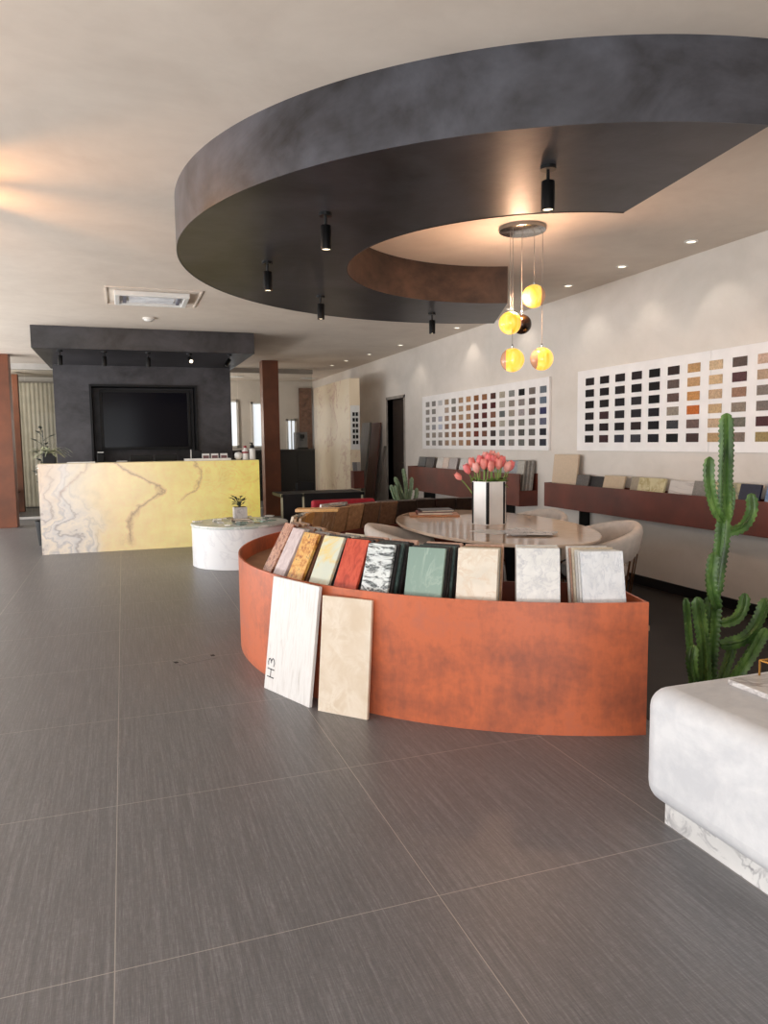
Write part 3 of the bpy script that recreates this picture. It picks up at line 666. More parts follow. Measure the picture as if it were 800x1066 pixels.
# ------------------------------------------------------------------ wall shelves with slabs
def shelf(label, x, y0, y1, z0, z1, zend):
    t = thing('sample_shelf', label, 'shelf', (x,(y0+y1)/2,z0)); h = z1-z0; L = (y1-y0)/2; d = XR-x
    obj('front_panel', MB().box(0,.014,-L,L,0,h), BROWN, t); obj('base', MB().box(.014,d,-L,L,.0,.014), BROWN, t); obj('back_panel', MB().box(d-.014,d,-L,L,.014,h), BROWN, t)
    obj('end_panel', MB().box(.014,d-.014,-L,-L+.014,.014,zend-z0), BROWN, t); obj('end_panel', MB().box(.014,d-.014,L-.014,L,.014,h), BROWN, t)
    for s in (-L*.7, L*.7): obj('bracket', MB().box(.06,d,s-.012,s+.012,-.2,0), BLACKM, t)
    return t
shelf('far brown steel wall shelf full of grey slabs, below the far sample board', 4.40, 7.66, 11.28, .615, 1.0, .80)
shelf('near brown steel wall shelf of mixed slabs, below the near sample board', 4.47, 3.2, 7.225, .655, .922, .922)
def shelf_slab(x, y, z, w, h, mat, label, group=None, lean=.2, rot=0, roll=0, th=.02):
    T = Matrix.Rotation(lean,4,'Y') @ Matrix.Rotation(roll,4,'X')
    o = obj('stone_sample', MB().box(0,th,-w/2,w/2,0,h,T), mat, None, loc=(x,y,z+.0065), bevel=.0015, seg=1)
    o.rotation_euler=(0,0,rot); return tag(o,label,'stone sample',group)
SM = lambda n,c,k=.82,s=40: granite('shelf_'+n,[tuple(x*k for x in c),c],s)
ZS = .63
row = [(11.05,.30,SM('bluegrey',(92,96,102)),'blue-grey slab at the far left end of the far wall shelf'),(10.72,.30,SM('slate',(88,86,88)),'slate grey slab second from the far end of the far wall shelf'),(10.34,.22,SM('palewhite',(222,216,210)),'whitish slab in the far wall shelf, beside the pinkish one'),(10.12,.20,SM('blush',(220,196,182)),'pinkish white slab in the far wall shelf'),(9.86,.28,SM('mauve',(164,154,154)),'mauve grey slab right of the pinkish slab, far wall shelf'),
  (9.52,.22,SM('lightgrey',(204,202,200)),'light grey slab in the middle of the far wall shelf'),(9.26,.30,SM('silver',(170,168,166)),'silver grey slab right of the light grey one, far wall shelf'),(8.94,.26,SM('brownred',(130,96,90)),'brownish slab left of the tulips, far wall shelf'),(8.62,.28,SM('midgrey',(134,132,132)),'mid grey slab behind the tulips, far wall shelf'),(8.30,.28,SM('midgreyb',(150,150,152)),'pale steel slab behind the tulips, far wall shelf'),(8.03,.25,SM('bluepale',(148,154,162)),'blue-grey slab right of the tulips, far wall shelf')]
for i,(y,w,m,l) in enumerate(row):
    shelf_slab(4.46, y, ZS, w, .525, m, l, lean=.22)
for k in range(6):
    c = [(168,162,152),(120,116,110),(178,172,164),(134,128,120),(186,182,176),(150,144,136)][k]
    shelf_slab(4.44+.022*k, 7.78-.004*k, ZS, .16, .52, SM('edge%d'%k,c), 'grey-beige slab in the stack at the near end of the far wall shelf', 'stack at the near end of the far shelf', lean=.11)
ZS = .672
shelf_slab(4.53,6.97,ZS,.47,.56,SM('tallbeige',(206,182,156),.94),'tall upright beige slab at the far end of the near wall shelf',lean=.1)
row = [(6.62,.22,.36,SM('pebble',(116,110,106),.6,90),'grey pebbled slab beside the tall beige slab'),(6.40,.24,.35,SM('charcoal',(58,54,54),.7),'charcoal slab in the near wall shelf'),(6.10,.32,.37,SM('sand',(206,184,156),.94),'plain sand-beige slab in the near wall shelf, right of the charcoal one'),(5.79,.16,.37,SM('sandb',(170,156,136),.9),'narrow grey-beige slab edge right of the plain sand slab'),
  (5.55,.36,.37,marble('shelf_yellow',(214,204,164),(170,150,96),9,.1,.3),'pale yellow marbled slab in the near wall shelf'),(5.17,.34,.36,marble('shelf_white',(228,222,216),(130,124,122),5,.05,.3,(1,.4,2)),'white grey-veined slab in the near wall shelf'),(4.92,.2,.37,SM('greyed',(142,138,132)),'grey slab between the white-veined and the yellow-green slab'),
  (4.68,.32,.37,marble('shelf_olive',(198,186,148),(96,100,86),8,.12,.3),'yellow-green mottled slab left of the cactus top'),(4.42,.2,.37,SM('navy',(34,36,62),.7),'navy blue slab behind the cactus'),(4.17,.24,.39,marble('shelf_blue',(150,174,204),(66,96,140),12,.16,.3),'blue and white mottled slab right of the cactus stem'),(3.9,.34,.35,marble('shelf_pink',(226,200,178),(198,160,136),8,.1,.3),'pinkish beige slab at the right edge of the near wall shelf'),(3.5,.32,.36,SM('outgrey',(140,134,128)),'grey slab at the near end of the near wall shelf')]
for i,(y,w,h,m,l) in enumerate(row):
    shelf_slab(4.489+.026*(i%2), y, ZS, w, h, m, l, lean=.24)

# ------------------------------------------------------------------ reception desk
def m_onyx():
    t = NT('backlit_onyx'); x, y, z = t.sep()            # local x -1.41..1.41, z 0..1.17
    nz = t.noise(1.6, t.mp((1,1,1)), 5, .55, .4); nf = t.noise(6, None, 5, .6)
    xx = t.math('ADD', x, t.math('MULTIPLY', t.math('SUBTRACT', nz, .5), .7))
    u = t.math('ADD', t.math('MULTIPLY', xx, 1/2.82), .5)
    base = t.ramp(u, [(0,(206,176,142)),(.10,(200,188,176)),(.2,(214,196,166)),(.32,(224,200,154)),(.5,(226,204,146)),(.75,(226,207,134)),(1,(228,208,110))])
    cl = t.ramp(nf, [(.35,(1,1,1,1)),(.7,(.84,.85,.87,1))]); base = t.mix(1, base, cl, 'MULTIPLY')
    # grey agate bands at the left end: contour lines of a warped field
    fld = t.math('ADD', t.math('MULTIPLY', nz, 1.5), t.math('ADD', t.math('MULTIPLY', x, .9), t.math('MULTIPLY', nf, .16)))
    bw = t.math('FRACT', t.math('MULTIPLY', fld, 3.4))
    band = t.ramp(bw, [(0,(214,202,186)),(.18,(172,168,168)),(.3,(206,198,190)),(.5,(188,184,182)),(.62,(150,142,140)),(.72,(196,188,180)),(1,(214,202,186))])
    lm = t.ramp(t.math('SUBTRACT', t.math('ADD', xx, 1.41), t.math('SUBTRACT', .62, t.math('MULTIPLY', z, .3))), [(.0,(1,1,1,1)),(.22,(0,0,0,1))])
    zf = t.ramp(t.math('MULTIPLY', z, 1/1.17), [(.35,(1,1,1,1)),(.9,(.35,.35,.35,1))])
    col = t.mix(t.math('MULTIPLY', t.math('MULTIPLY', lm, zf), .85), base, band)
    def vein(pts, wdt, amt, c, z0=-.5):
        f = t.ramp(t.math('MULTIPLY', z, 1/1.17), [(p,(v,v,v,1)) for p,v in pts], 'B_SPLINE')
        tgt = t.math('MULTIPLY', t.math('SUBTRACT', f, .5), 2.82)
        d = t.math('ABSOLUTE', t.math('SUBTRACT', t.math('ADD', x, t.math('MULTIPLY', t.math('SUBTRACT', nf, .5), .3)), tgt))
        k = t.ramp(d, [(0,(1,1,1,1)),(wdt,(.5,.5,.5,1)),(wdt*3.5,(0,0,0,1))])
        k = t.math('MULTIPLY', k, t.ramp(t.math('MULTIPLY', z, 1/1.17), [(max(0,z0),(0,0,0,1)),(max(.02,z0+.12),(1,1,1,1))]))
        return t.mix(t.math('MULTIPLY', k, amt), c, lin((152,122,104)))
    col = vein([(0,.40),(.2,.37),(.4,.39),(.55,.46),(.66,.56),(.8,.47),(1,.30)], .02, .8, col, .02)
    col = vein([(0,.55),(.5,.60),(.6,.64),(.75,.73),(1,.68)], .013, .65, col, .5)
    col = vein([(0,0),(.5,.05),(.7,.10),(.85,.17),(1,.22)], .016, .5, col, .55)
    fine = t.ramp(t.math('ABSOLUTE', t.math('SUBTRACT', t.noise(3.2, t.mp((1,1,1.2)), 5, .6, 1.5), .5)), [(0,(1,1,1,1)),(.03,(0,0,0,1))])
    fm = t.math('MULTIPLY', fine, t.ramp(u, [(.6,(0,0,0,1)),(.8,(.22,.22,.22,1))]))
    col = t.mix(fm, col, lin((176,140,70)))
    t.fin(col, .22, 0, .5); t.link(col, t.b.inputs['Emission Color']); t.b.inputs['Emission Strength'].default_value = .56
    return t.m
ONYX = m_onyx()
t = thing('reception_desk', 'backlit yellow onyx reception desk with grey-veined left end', 'reception desk', (.378,10.3,0))
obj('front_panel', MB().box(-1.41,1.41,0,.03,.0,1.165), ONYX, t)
obj('top', MB().box(-1.405,1.405,.03,.28,1.135,1.17), plain('desk_top',(214,200,160),.35), t); obj('worktop', MB().box(-1.37,1.37,.28,.85,.72,.75), BLACK, t)
DS = plain('desk_side',(60,46,40),.5)
obj('side_panel', MB().box(1.375,1.405,.03,.85,0,1.135), DS, t); obj('side_panel', MB().box(-1.405,-1.375,.03,.85,0,1.135), DS, t)
# desk items (shelf at z 1.17, y 10.33..10.58)
Z0 = 1.1705
t = thing('potted_plant', 'spiky grey-green plant in a black square pot on the left end of the desk', 'plant', (-.90,10.46,Z0))
obj('pot', MB().prism([(-.075,-.075),(.075,-.075),(.075,.075),(-.075,.075)],0,.13), BLACK, t, bevel=.006)
SPK = plain('spiky_leaf',(176,180,150),.5,0,.3,9)
m = MB()
for i in range(44):
    a = random.uniform(0,2*PI); L = random.uniform(.18,.34); up = random.uniform(.3,1.2); q = Vector((-math.sin(a),math.cos(a),0)); pr=[]
    for k in range(7):
        u = k/6; r_ = L*u*.9; z = .12 + L*up*u - L*(up*.62+.35)*u*u*1.0
        c = Vector((math.cos(a)*r_, math.sin(a)*r_*.6, z)); wv = q*.019*(1-u*.9); pr += [tuple(c-wv), tuple(c+wv), tuple(c+wv-Vector((0,0,.002))), tuple(c-wv-Vector((0,0,.002)))]
    m.add(pr, [f for k in range(6) for f in ((k*4,k*4+1,k*4+5,k*4+4),(k*4+7,k*4+6,k*4+2,k*4+3))])
obj('foliage', m, SPK, t)
# desk in shadow behind: second plant on the floor
t = thing('potted_plant', 'tall dark leafy plant standing behind the left end of the desk', 'plant', (-1.05,11.35,0))
obj('pot', MB().lathe([(.12,0),(.16,.35),(.14,.35),(.13,.32),(0,.32)],24), BLACK, t, smooth=40)
m = MB(); DL = plain('dark_leaf',(62,68,62),.5,0,.2)
for i in range(16):
    a = 2.4*i; z0 = .75+.055*i; m.tube([(0,0,.32),(.01,0,.9),(0,.01,1.62)] if i==0 else [(0,0,z0),(.07*math.cos(a),.07*math.sin(a),z0+.05)], .006 if i==0 else .004, 6)
    T = Matrix.Translation((.07*math.cos(a),.07*math.sin(a),z0+.05)) @ Matrix.Rotation(a,4,'Z') @ Matrix.Rotation(-.4,4,'Y')
    m.add([(0,0,0),(.05,-.03,.01),(.12,0,.0),(.05,.03,.01),(.05,0,-.008)],[(0,1,2),(0,2,3),(0,4,1),(1,4,2),(2,4,3),(3,4,0)],T)
obj('foliage', m, DL, t)
def monitor(x, label):
    t = thing('monitor', label, 'monitor', (x,10.86,.7515))
    obj('screen', MB().box(-.15,.15,-.015,.015,.17,.5), BLACK, t, bevel=.006); obj('stand', MB().box(-.02,.02,-.012,.012,.01,.2), STEEL, t); obj('base', MB().box(-.1,.1,-.08,.08,0,.012), BLACKM, t)
monitor(.24,'black monitor back behind the desk, left of the pair'); monitor(.57,'black monitor back behind the desk, right of the pair')
t = thing('display_panel', 'small black upright panel with a white edge on the desk', 'panel', (.915,10.563,Z0)); obj('panel', MB().box(-.02,.12,-.006,.006,0,.14), BLACK, t); obj('edge', MB().box(-.03,-.02,-.012,.012,0,.15), WHITE, t)
o = obj('paper_tray', MB().box(-.31,.31,-.1,.1,0,.008).box(-.31,.31,-.1,-.09,.008,.028).box(-.31,.31,.09,.1,.008,.028), WHITE, None, loc=(1.1,10.44,Z0)); tag(o,'flat white paper tray on the right of the desk','tray')
for i,x in enumerate((1.08,1.2,1.325)):
    t = thing('card_holder', 'small white card box on the desk, %s of the three' % ['left','middle','right'][i], 'card holder', (x,10.46,Z0+.0085)); obj('box', MB().box(-.048,.048,-.025,.025,0,.085), WHITE, t, bevel=.002); obj('cards', MB().box(-.04,.04,-.0265,-.025,.02,.06), plain('card_print',(120,84,84),.5), t)
t = thing('bowl', 'small white shell-shaped dish near the right end of the desk', 'dish', (1.525,10.44,Z0)); obj('body', MB().lathe([(.025,0),(.05,.03),(.055,.07),(.045,.1),(.0,.11)],20), WHITE, t, smooth=60)
t = thing('bottle', 'white bottle with red label on the right end of the desk', 'bottle', (1.62,10.44,Z0)); obj('body', MB().lathe([(.04,0),(.043,.01),(.043,.12),(.02,.15),(.02,.17)],20), WHITE, t, smooth=40); obj('cap', MB().lathe([(.022,.165),(.022,.195)],16), plain('bottle_red',(150,40,44),.4), t); obj('label_band', MB().lathe([(.0435,.09),(.0435,.115)],20), plain('bottle_red',(150,40,44),.4), t, smooth=40)
t = thing('bottle', 'white bottle with black pump at the right end of the desk', 'bottle', (1.72,10.44,Z0)); obj('body', MB().lathe([(.042,0),(.045,.01),(.045,.15),(.02,.165)],20), WHITE, t, smooth=40); obj('pump', MB().lathe([(.03,.16),(.03,.2),(.012,.21),(.012,.235)],16).box(-.035,.01,-.008,.008,.225,.24), BLACK, t, smooth=40)
o = obj('paper_stack', MB().box(-.17,.17,-.1,.1,0,.012), WHITE, None, loc=(-.52,10.45,Z0)); tag(o,'white paper stack on the desk beside the spiky plant','paper')
# television and ledge
t = thing('television', 'large black television in the recess of the dark pier', 'television', (.387,12.86,1.32))
obj('bezel', MB().box(-.71,.71,0,.06,0,.04).box(-.71,.71,0,.06,.93,.97).box(-.71,-.665,0,.06,.04,.93).box(.665,.71,0,.06,.04,.93), BLACK, t, bevel=.004)
tvm = NT('tv_screen'); tvm.fin(lin((14,14,22)), .12, 0, .12); obj('screen', MB().box(-.665,.665,.012,.05,.04,.93), tvm.m, t); obj('mount', MB().box(-.2,.2,.05,.19,.3,.6), BLACKM, t)
fr = MB(); fr.box(-.464,1.2,12.66,13.05,2.33,2.36); fr.box(-.464,-.43,12.66,13.05,1.135,2.33); fr.box(1.166,1.2,12.66,13.05,1.135,2.33)
struct('trim_2', fr, BLACK)
t = thing('sideboard', 'dark brown ledge cabinet under the television', 'cabinet', (.37,12.45,0)); obj('body', MB().box(-.83,.83,-.22,.22,0,1.1), plain('ledge_brown',(48,38,36),.5), t); obj('top', MB().box(-.85,.85,-.24,.24,1.1,1.13), plain('ledge_top',(58,46,44),.4), t)
for i in range(3): obj('door', MB().box(-.82+.547*i,-.28+.547*i,-.235,-.22,.08,1.08), plain('ledge_brown',(48,38,36),.5), t)
t = thing('speaker', 'small black speaker with pale top on the ledge, left of the television', 'speaker', (-.33,12.35,1.13)); obj('body', MB().box(-.05,.05,-.05,.05,0,.15), BLACK, t, bevel=.006); obj('top', MB().box(-.045,.045,-.045,.045,.15,.162), WHITE, t)
o = obj('remote_control', MB().box(-.08,.08,-.025,.025,0,.02), WHITE, None, loc=(-.02,12.3,1.1305), bevel=.004); tag(o,'white remote control on the ledge under the television','remote control')

# ------------------------------------------------------------------ round white table
RX, RY = 1.26, 8.67
t = thing('drum_table', 'round white marble drum table before the reception desk', 'table', (RX,RY,0))
obj('drum', MB().lathe([(.545,0),(.55,.003),(.55,.455),(.54,.455)], 64), marble('white_drum',(240,240,240),(222,222,225),2.5,.05,.35,(1,1,1),(232,232,234)), t, smooth=40)
obj('top', MB().lathe([(.556,.455),(.56,.46),(.56,.48),(.556,.485)], 64), marble('drum_top',(232,232,228),(180,194,188),5,.1,.3), t, smooth=40)
cs = [(238,236,232),(150,176,164),(222,220,214),(122,142,134),(240,238,234),(190,208,198),(180,170,154)]
for i in range(20):
    while True:
        a = random.uniform(0,2*PI); r_ = .5*math.sqrt(random.random())
        x, y = r_*math.cos(a), r_*math.sin(a)
        if abs(x-.02)>.15 or abs(y+.05)>.15: break
    o = obj('sample_tile', MB().box(-.05,.05,-.035,.035,0,.012), marble('tile_%d'%(i%7),cs[i%7],tuple(v*.7 for v in cs[i%7]),14,.08,.2), None, loc=(RX+x,RY+y,.4855+.0125*(i%3)), bevel=.002, seg=1)
    o.rotation_euler=(0,0,random.uniform(0,3)); tag(o, 'small pale stone chip among those scattered on the white drum table','stone sample','stone chips on the drum table')
book((RX+.02,RY-.07,.4855),.11,.08,.03,(40,34,32),.1,'black book under the planter on the drum table'); book((RX+.0,RY-.07,.516),.10,.075,.018,(120,92,66),.0,'brown book between the black book and the planter')
t = thing('potted_plant', 'small dark-leaved plant in a grey-white square planter on the drum table', 'plant', (RX-.005,RY-.07,.5345))
obj('planter', MB().box(-.075,.075,-.06,.06,0,.13), marble('planter_stone',(206,202,200),(150,146,146),9,.1,.5), t, bevel=.003)
obj('soil', MB().box(-.065,.065,-.05,.05,.13,.132), plain('soil',(50,40,32),.9), t)
m = MB()
for i in range(16):
    a = i*2.4; rr_ = .03+.045*random.random(); z = .16+.09*random.random(); c = Vector((math.cos(a)*rr_-.02, math.sin(a)*rr_, z))
    m.tube([(0,0,.13),(c.x*.6,c.y*.6,z*.75+.03),tuple(c)], .003, 5)
    T = Matrix.Translation(c) @ Matrix.Rotation(a,4,'Z') @ Matrix.Rotation(random.uniform(-.6,.3),4,'Y')
    m.add([(-.01,0,0),(.012,-.02,.006),(.05,0,.004),(.012,.02,.006),(.015,0,-.006)],[(0,1,2),(0,2,3),(0,4,1),(1,4,2),(2,4,3),(3,4,0)],T)
obj('foliage', m, plain('dark_green_leaf',(44,52,36),.5,0,.3), t)

# ------------------------------------------------------------------ black desk, office chair, red seat
t = thing('desk', 'black desk with pale-edged side panels behind the drum table', 'desk', (2.45,9.62,0))
obj('top', MB().box(-.56,.56,-.3,.3,.70,.74), BLACK, t)
for x in (-.55,-.27,.53):
    p = obj('side_panel', MB().box(x,{-.55:-.29,-.27:.52}.get(x,x+.03),-.29,-.26,0,.70), BLACK, t); obj('panel_edge', MB().box(x-.012,x+.012,-.3,-.285,.0,.745), plain('pale_edge',(168,164,140),.4), p)
t = thing('office_chair', 'black office chair behind the black desk', 'office chair', (2.5,10.35,0))
obj('seat', MB().box(-.24,.24,-.22,.24,.44,.52), BLACK, t, bevel=.03); obj('backrest', MB().box(-.14,.14,.2,.26,.55,.83).box(-.13,.13,.2,.26,.5,.6), BLACK, t, bevel=.02)
obj('column', MB().cyl((0,0,.08),(0,0,.44),.03), BLACKM, t)
for k in range(5):
    a = 2*PI*k/5; obj('leg', MB().box(0,.28,-.02,.02,.05,.09,Matrix.Rotation(a,4,'Z')).lathe([(.025,0),(.025,.05)],10,Matrix.Translation((.27*math.cos(a),.27*math.sin(a),0))), BLACKM, t)
for s in (-.26,.26): obj('armrest', MB().box(s-.02,s+.02,-.15,.18,.64,.67).box(s-.012,s+.012,.0,.03,.46,.64), BLACKM, t)
REDF = plain('red_fabric',(150,24,40),.8,0,.1,30)
t = thing('bench', 'low-backed red upholstered seat behind the far half of the trough', 'seat', (2.3,8.0,0))
obj('seat', MB().box(-.36,.36,-.05,.4,.14,.44), REDF, t, bevel=.03); obj('backrest', MB().box(-.36,.36,-.17,-.05,.14,.765), REDF, t, bevel=.025)
for sx in (-.3,.3):
    for s2 in (-.12,.34): obj('leg', MB().cyl((sx,s2,0),(sx,s2,.15),.018), BLACKM, t)

# ------------------------------------------------------------------ cacti
CG = None
def m_cactus():
    t = NT('cactus_green'); f = t.noise(14, t.mp((1,1,.4)), 4, .6); x,y,z = t.sep()
    c = t.ramp(f, [(.3,(40,62,34)),(.52,(80,114,54)),(.75,(128,162,84))])
    return t.fin(c, .4, 0, .5)
CG = m_cactus()
def cactus_limb(pts, r, ribs=5, rot=0, tip=True, teeth=.026, depth=.6):
    P = [Vector(p) for p in pts]
    # resample with Catmull-Rom
    Q = [P[0]*2-P[1]] + P + [P[-1]*2-P[-2]]; path = []
    tot = sum((P[i+1]-P[i]).length for i in range(len(P)-1)); N = max(12, int(tot/ (teeth/6)))
    fine = []
    for i in range(len(P)-1):
        p0,p1,p2,p3 = Q[i],Q[i+1],Q[i+2],Q[i+3]
        for k in range(24):
            u = k/24; fine.append(.5*((2*p1)+(p2-p0)*u+(2*p0-5*p1+4*p2-p3)*u*u+(3*p1-p0-3*p2+p3)*u**3))
    fine.append(P[-1])
    acc = [0]
    for a,b in zip(fine[:-1],fine[1:]): acc.append(acc[-1]+(b-a).length)
    L = acc[-1]; j = 0
    for i in range(N+1):
        s = L*i/N
        while j < len(acc)-2 and acc[j+1] < s: j += 1
        u = (s-acc[j])/max(1e-9,acc[j+1]-acc[j]); path.append((fine[j].lerp(fine[j+1],u), s))
    m = MB(); per = 6; n = ribs*per; vs=[]; fs=[]; up=None
    for i,(p,s) in enumerate(path):
        t = (path[min(i+1,N)][0]-path[max(i-1,0)][0]).normalized()
        if up is None: up = (Vector((0,-1,0)) - t*Vector((0,-1,0)).dot(t)).normalized()
        else: up = (up - t*up.dot(t)).normalized()
        b = t.cross(up)
        e = L-s; taper = 1.0
        if tip and e < r*1.6: taper = math.sqrt(max(.02, 1-(1-e/(r*1.6))**2))
        if s < r*1.2: taper *= .62+.38*s/(r*1.2)
        ph = (s/teeth) % 1; tooth = max(0, 1-abs(ph-.5)*2.6)
        for k in range(n):
            q = (k % per)/per; tri = abs(q*2-1)          # 1 at rib crest
            rad = r*taper*(1-depth*(1-tri**1.25)); 
            if k % per == 0: rad *= 1.02 + .24*tooth - .05
            a = 2*PI*k/n + rot
            vs.append(p + (up*math.cos(a)+b*math.sin(a))*rad)
    for i in range(N):
        for k in range(n): fs.append((i*n+k,i*n+(k+1)%n,(i+1)*n+(k+1)%n,(i+1)*n+k))
    fs += [tuple(range(n-1,-1,-1)), tuple(N*n+k for k in range(n))]
    return m.add(vs,fs)
ca = thing('cactus', 'tall branching green cactus behind the white plaster bench', 'cactus', (2.87,3.0,0))
def rel(ps): return [(x-2.87,y-3.0,z) for x,y,z in ps]
limbs = {'stem':[([(2.864,3,.05),(2.866,3,.22),(2.877,3,.426),(2.885,3,.60)],0.0429),([(2.883,3,.57),(2.892,3,.68),(2.917,3,.855),(2.926,3,1.0)],0.0385),([(2.944,3,.955),(2.937,3,1.13),(2.936,3,1.329),(2.927,3,1.525)],0.0360)],
 'arm':[([(2.915,2.99,.97),(2.866,2.98,1.015),(2.826,2.98,1.109),(2.806,2.98,1.208),(2.806,2.98,1.305)],0.0286),([(2.95,2.99,.905),(3.034,2.97,.94),(3.085,2.97,1.02),(3.076,2.97,1.11)],0.0269),([(2.96,3.04,.93),(3.05,3.09,.97),(3.07,3.09,1.06),(3.065,3.09,1.14)],0.0218),
  ([(2.875,2.97,.52),(2.828,2.95,.589),(2.812,2.95,.691),(2.826,2.95,.82)],0.0302),([(2.92,2.99,.425),(3.01,2.98,.445),(3.058,2.98,.502),(3.072,2.98,.58)],0.0269),([(2.915,2.98,.315),(3.04,2.95,.345),(3.13,2.95,.43),(3.185,2.95,.55)],0.0319),([(2.91,2.95,.05),(3.01,2.9,.235),(3.075,2.9,.32),(3.135,2.9,.405)],0.0360),
  ([(2.98,3.05,.05),(3.08,3.08,.21),(3.1,3.08,.3)],0.0252),([(2.80,2.95,.05),(2.76,2.93,.33),(2.728,2.93,.49),(2.705,2.93,.60)],0.0319),([(2.75,2.98,.05),(2.712,2.99,.42),(2.69,2.99,.585)],0.0235),([(2.76,2.94,.05),(2.632,2.87,.27),(2.64,2.87,.375)],0.0269)]}
for nm, lst in limbs.items():
    for i,(ps,r) in enumerate(lst): obj(nm, cactus_limb(rel(ps), r, 5 if nm=='stem' else 4, .3+.5*i), CG, ca, smooth=50)
obj('soil', MB().lathe([(.152,.045),(.152,.05),(0,.052)],32), plain('soil',(50,40,32),.9), ca); obj('pot', MB().lathe([(.14,0),(.16,.01),(.165,.06),(.155,.06),(.152,.04),(0,.04)],40), BLACK, ca, smooth=40)
cb = thing('cactus', 'small grey-green branching cactus in a pot before the far wall shelf', 'cactus', (3.48,9.0,0))
CG2 = plain('pale_cactus',(122,142,112),.5,0,.15,20)
for i,ps in enumerate([[(3.495,9.0,.3),(3.484,9.0,.766),(3.446,9.0,1.05)],[(3.496,9.0,.5),(3.403,9.0,.769),(3.325,9.0,.94)],[(3.496,9.0,.52),(3.552,9.0,.764),(3.567,9.0,.93)],[(3.45,9.0,.4),(3.348,9.0,.619),(3.27,9.0,.84)],[(3.50,9.0,.4),(3.619,9.0,.66),(3.634,9.0,.79)],[(3.46,8.95,.36),(3.348,8.95,.67),(3.31,8.95,.834)]]):
    obj('stem' if i==0 else 'arm', cactus_limb([(x-3.48,y-9,z) for x,y,z in ps], .027, 5, i, True, .04), CG2, cb, smooth=50)
obj('pot', MB().lathe([(.13,0),(.18,.3),(.165,.3),(.16,.27),(0,.27)],28), BLACK, cb, smooth=40)

# ------------------------------------------------------------------ plaster bench with marble plinth, tray
t = thing('bench', 'rounded white plaster bench on a marble plinth, right foreground', 'bench', (2.3,.95,0))
obj('body', MB().box(-.58,.58,-1.17,1.17,.104,.525), WHITEP, t, smooth=60, bevel=.075, seg=6)
obj('plinth', MB().box(-.492,.5,-1.1,1.136,0,.108), marble('plinth_marble',(232,230,228),(140,138,142),7,.06,.3), t, bevel=.003)
t = thing('tray', 'white marble tray with a thin gold rail on the bench', 'tray', (2.33,1.80,.5255))
obj('base', MB().box(-.335,.3,-.24,.2,0,.02), marble('tray_marble',(226,222,220),(150,142,140),6,.08,.25), t, bevel=.003)
rl = MB(); rr_ = .004
for x,y in ((-.2,.19),(.29,.19),(.29,-.23),(-.2,-.23)): rl.cyl((x,y,.02),(x,y,.075),rr_,rr_,8)
for (a,b) in (((-.2,.19),(.29,.19)),((.29,.19),(.29,-.23)),((.29,-.23),(-.2,-.23)),((-.2,-.23),(-.2,.19))): rl.cyl((a[0],a[1],.075),(b[0],b[1],.075),rr_,rr_,8)
obj('gold_rail', rl, GOLD, t)
# floor box lid
t = thing('floor_box', 'flush floor socket lid with two small dark notches', 'floor socket', (.385,4.85,0), .3)
obj('lid', MB().box(-.13,.13,-.07,.07,.0002,.0012), FLOOR, t)
for s in (-1,1): obj('notch', MB().box(s*.125-.012,s*.125+.012,-.016,.016,.0012,.002), plain('notch_black',(12,12,12),.6), t)

t = thing('added_slat_lamp', 'added slatted lamp out of view at the left, throwing warm streaks on the ceiling', 'pendant lamp', (-1.25,5.0,H))  # added unseen lamp; its slats shape the warm streaks on the left ceiling
m = MB()
for k in range(18):
    a = 2*PI*k/18; m.box(.10,.16,-.004,.004,-.34,-.10,Matrix.Rotation(a+.2*(k%3),4,'Z'))
obj('slats', m, plain('lamp_slat',(120,80,50),.5), t)
obj('cable', MB().cyl((0,0,-.10),(0,0,0),.004), BLACK, t); obj('cap', MB().lathe([(.0,-.352),(.17,-.352),(.178,-.225),(.172,-.225),(.164,-.346),(.0,-.346)],28), plain('lamp_slat',(120,80,50),.5), t)
obj('bulb', MB().lathe([(.0,-.27),(.03,-.25),(.035,-.22),(.02,-.18),(.012,-.16),(.012,-.10)],16), emit('bulb_glow',(255,200,120),4), t, smooth=60)
# ------------------------------------------------------------------ light
def area(name, loc, rot, sx, sy, power, col):
    l = bpy.data.lights.new(name,'AREA'); l.shape='RECTANGLE'; l.size=sx; l.size_y=sy; l.energy=power; l.color=col
    o = bpy.data.objects.new(name,l); COL.objects.link(o); o.location=loc; o.rotation_euler=rot; return o
area('daylight_front', (-1.7,YF+.03,1.45), (-PI/2,0,PI), 4.4, 2.6, 170, (.99,.995,1))
area('daylight_left', (XL+.03,1.4,1.45), (0,-PI/2,0), 2.6, 5.8, 105, (.97,.985,1))
area('daylight_left_far', (XL+.03,8.95,1.45), (0,-PI/2,0), 2.6, 9.1, 250, (.97,.985,1))
area('upward_fill_left', (XL+.06,1.4,.45), (0,-PI*.72,0), .6, 5.8, 120, (1,.985,.965))  # added upward lamps brightening the ceiling, like bounce off the ground outside
area('upward_fill_left_far', (XL+.06,8.95,.45), (0,-PI*.72,0), .6, 9.1, 440, (1,.985,.965))
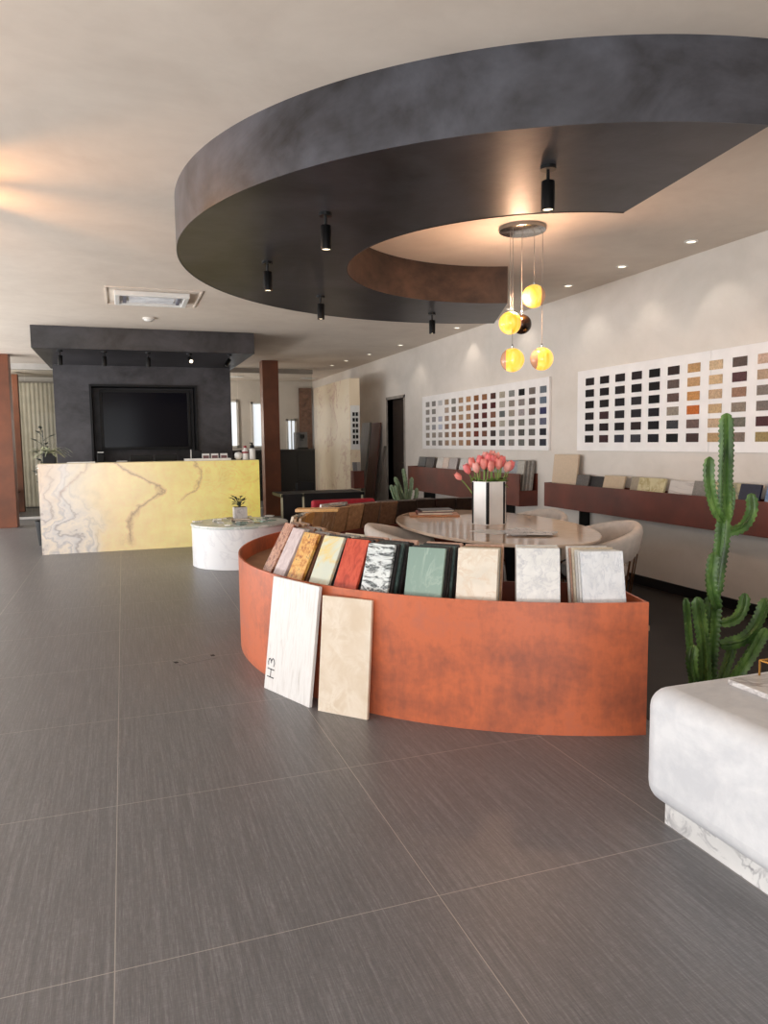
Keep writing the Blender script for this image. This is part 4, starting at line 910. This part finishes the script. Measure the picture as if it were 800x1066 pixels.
area('upward_fill_front', (-1.7,YF+.06,.4), (-PI*.74,0,PI), 4.4, .6, 260, (1,.985,.965))
def point(name, loc, power, col, r=.05):
    l = bpy.data.lights.new(name,'POINT'); l.energy=power; l.color=col; l.shadow_soft_size=r
    o = bpy.data.objects.new(name,l); COL.objects.link(o); o.location=loc; return o
def spotl(name, loc, power, col, ang, rot=(0,0,0), r=.03, blend=.6):
    l = bpy.data.lights.new(name,'SPOT'); l.energy=power; l.color=col; l.spot_size=ang; l.spot_blend=blend; l.shadow_soft_size=r
    o = bpy.data.objects.new(name,l); COL.objects.link(o); o.location=loc; o.rotation_euler=rot; return o
WARM = (1,.66,.36)
point('pendant_glow', (2.80,4.9,2.42), 44, (1,.60,.38), .06)
for (p,l) in ring_spots: spotl('ring_spot', (p[0],p[1],2.43), 14, (1,.82,.6), 1.2)
for (x,y) in dls: spotl('wall_washer', (x,y,H-.02), 8 if y<12 else 5, (1,.9,.78), 1.7, (0,-.12,0))
point('added_slat_light', (-1.25+.06,5.0,H-.2), 130, (1,.5,.2), .012)  # light source of the added, unseen slatted lamp
area('marble_block_fill', (XL+.05,14.5,1.5), (0,-PI/2,0), 2.4, 1.7, 130, (1,.985,.96))  # added area lamp at the left window, brightening the marble block
point('back_room_fill', (.7,17.3,1.8), 190, (1,.93,.84), .15); point('left_room', (-2.6,16.8,2.5), 45, (1,.95,.88), .15)  # first lamp is added, hidden behind the pier to brighten the back ceiling
W = bpy.data.worlds.new('world'); S.world = W; W.use_nodes = True
bg = W.node_tree.nodes['Background']; bg.inputs[0].default_value = (.75,.82,.92,1); bg.inputs[1].default_value = .9
S.view_settings.view_transform = 'Standard'; S.view_settings.look = 'None'; S.view_settings.gamma = 1; S.view_settings.use_curve_mapping = False
S.view_settings.exposure = -.67
S.cycles.use_denoising = True
S.cycles.max_bounces = 8; S.cycles.diffuse_bounces = 4; S.cycles.transparent_max_bounces = 12
S.cycles.caustics_reflective = False; S.cycles.caustics_refractive = False; S.cycles.sample_clamp_indirect = 4
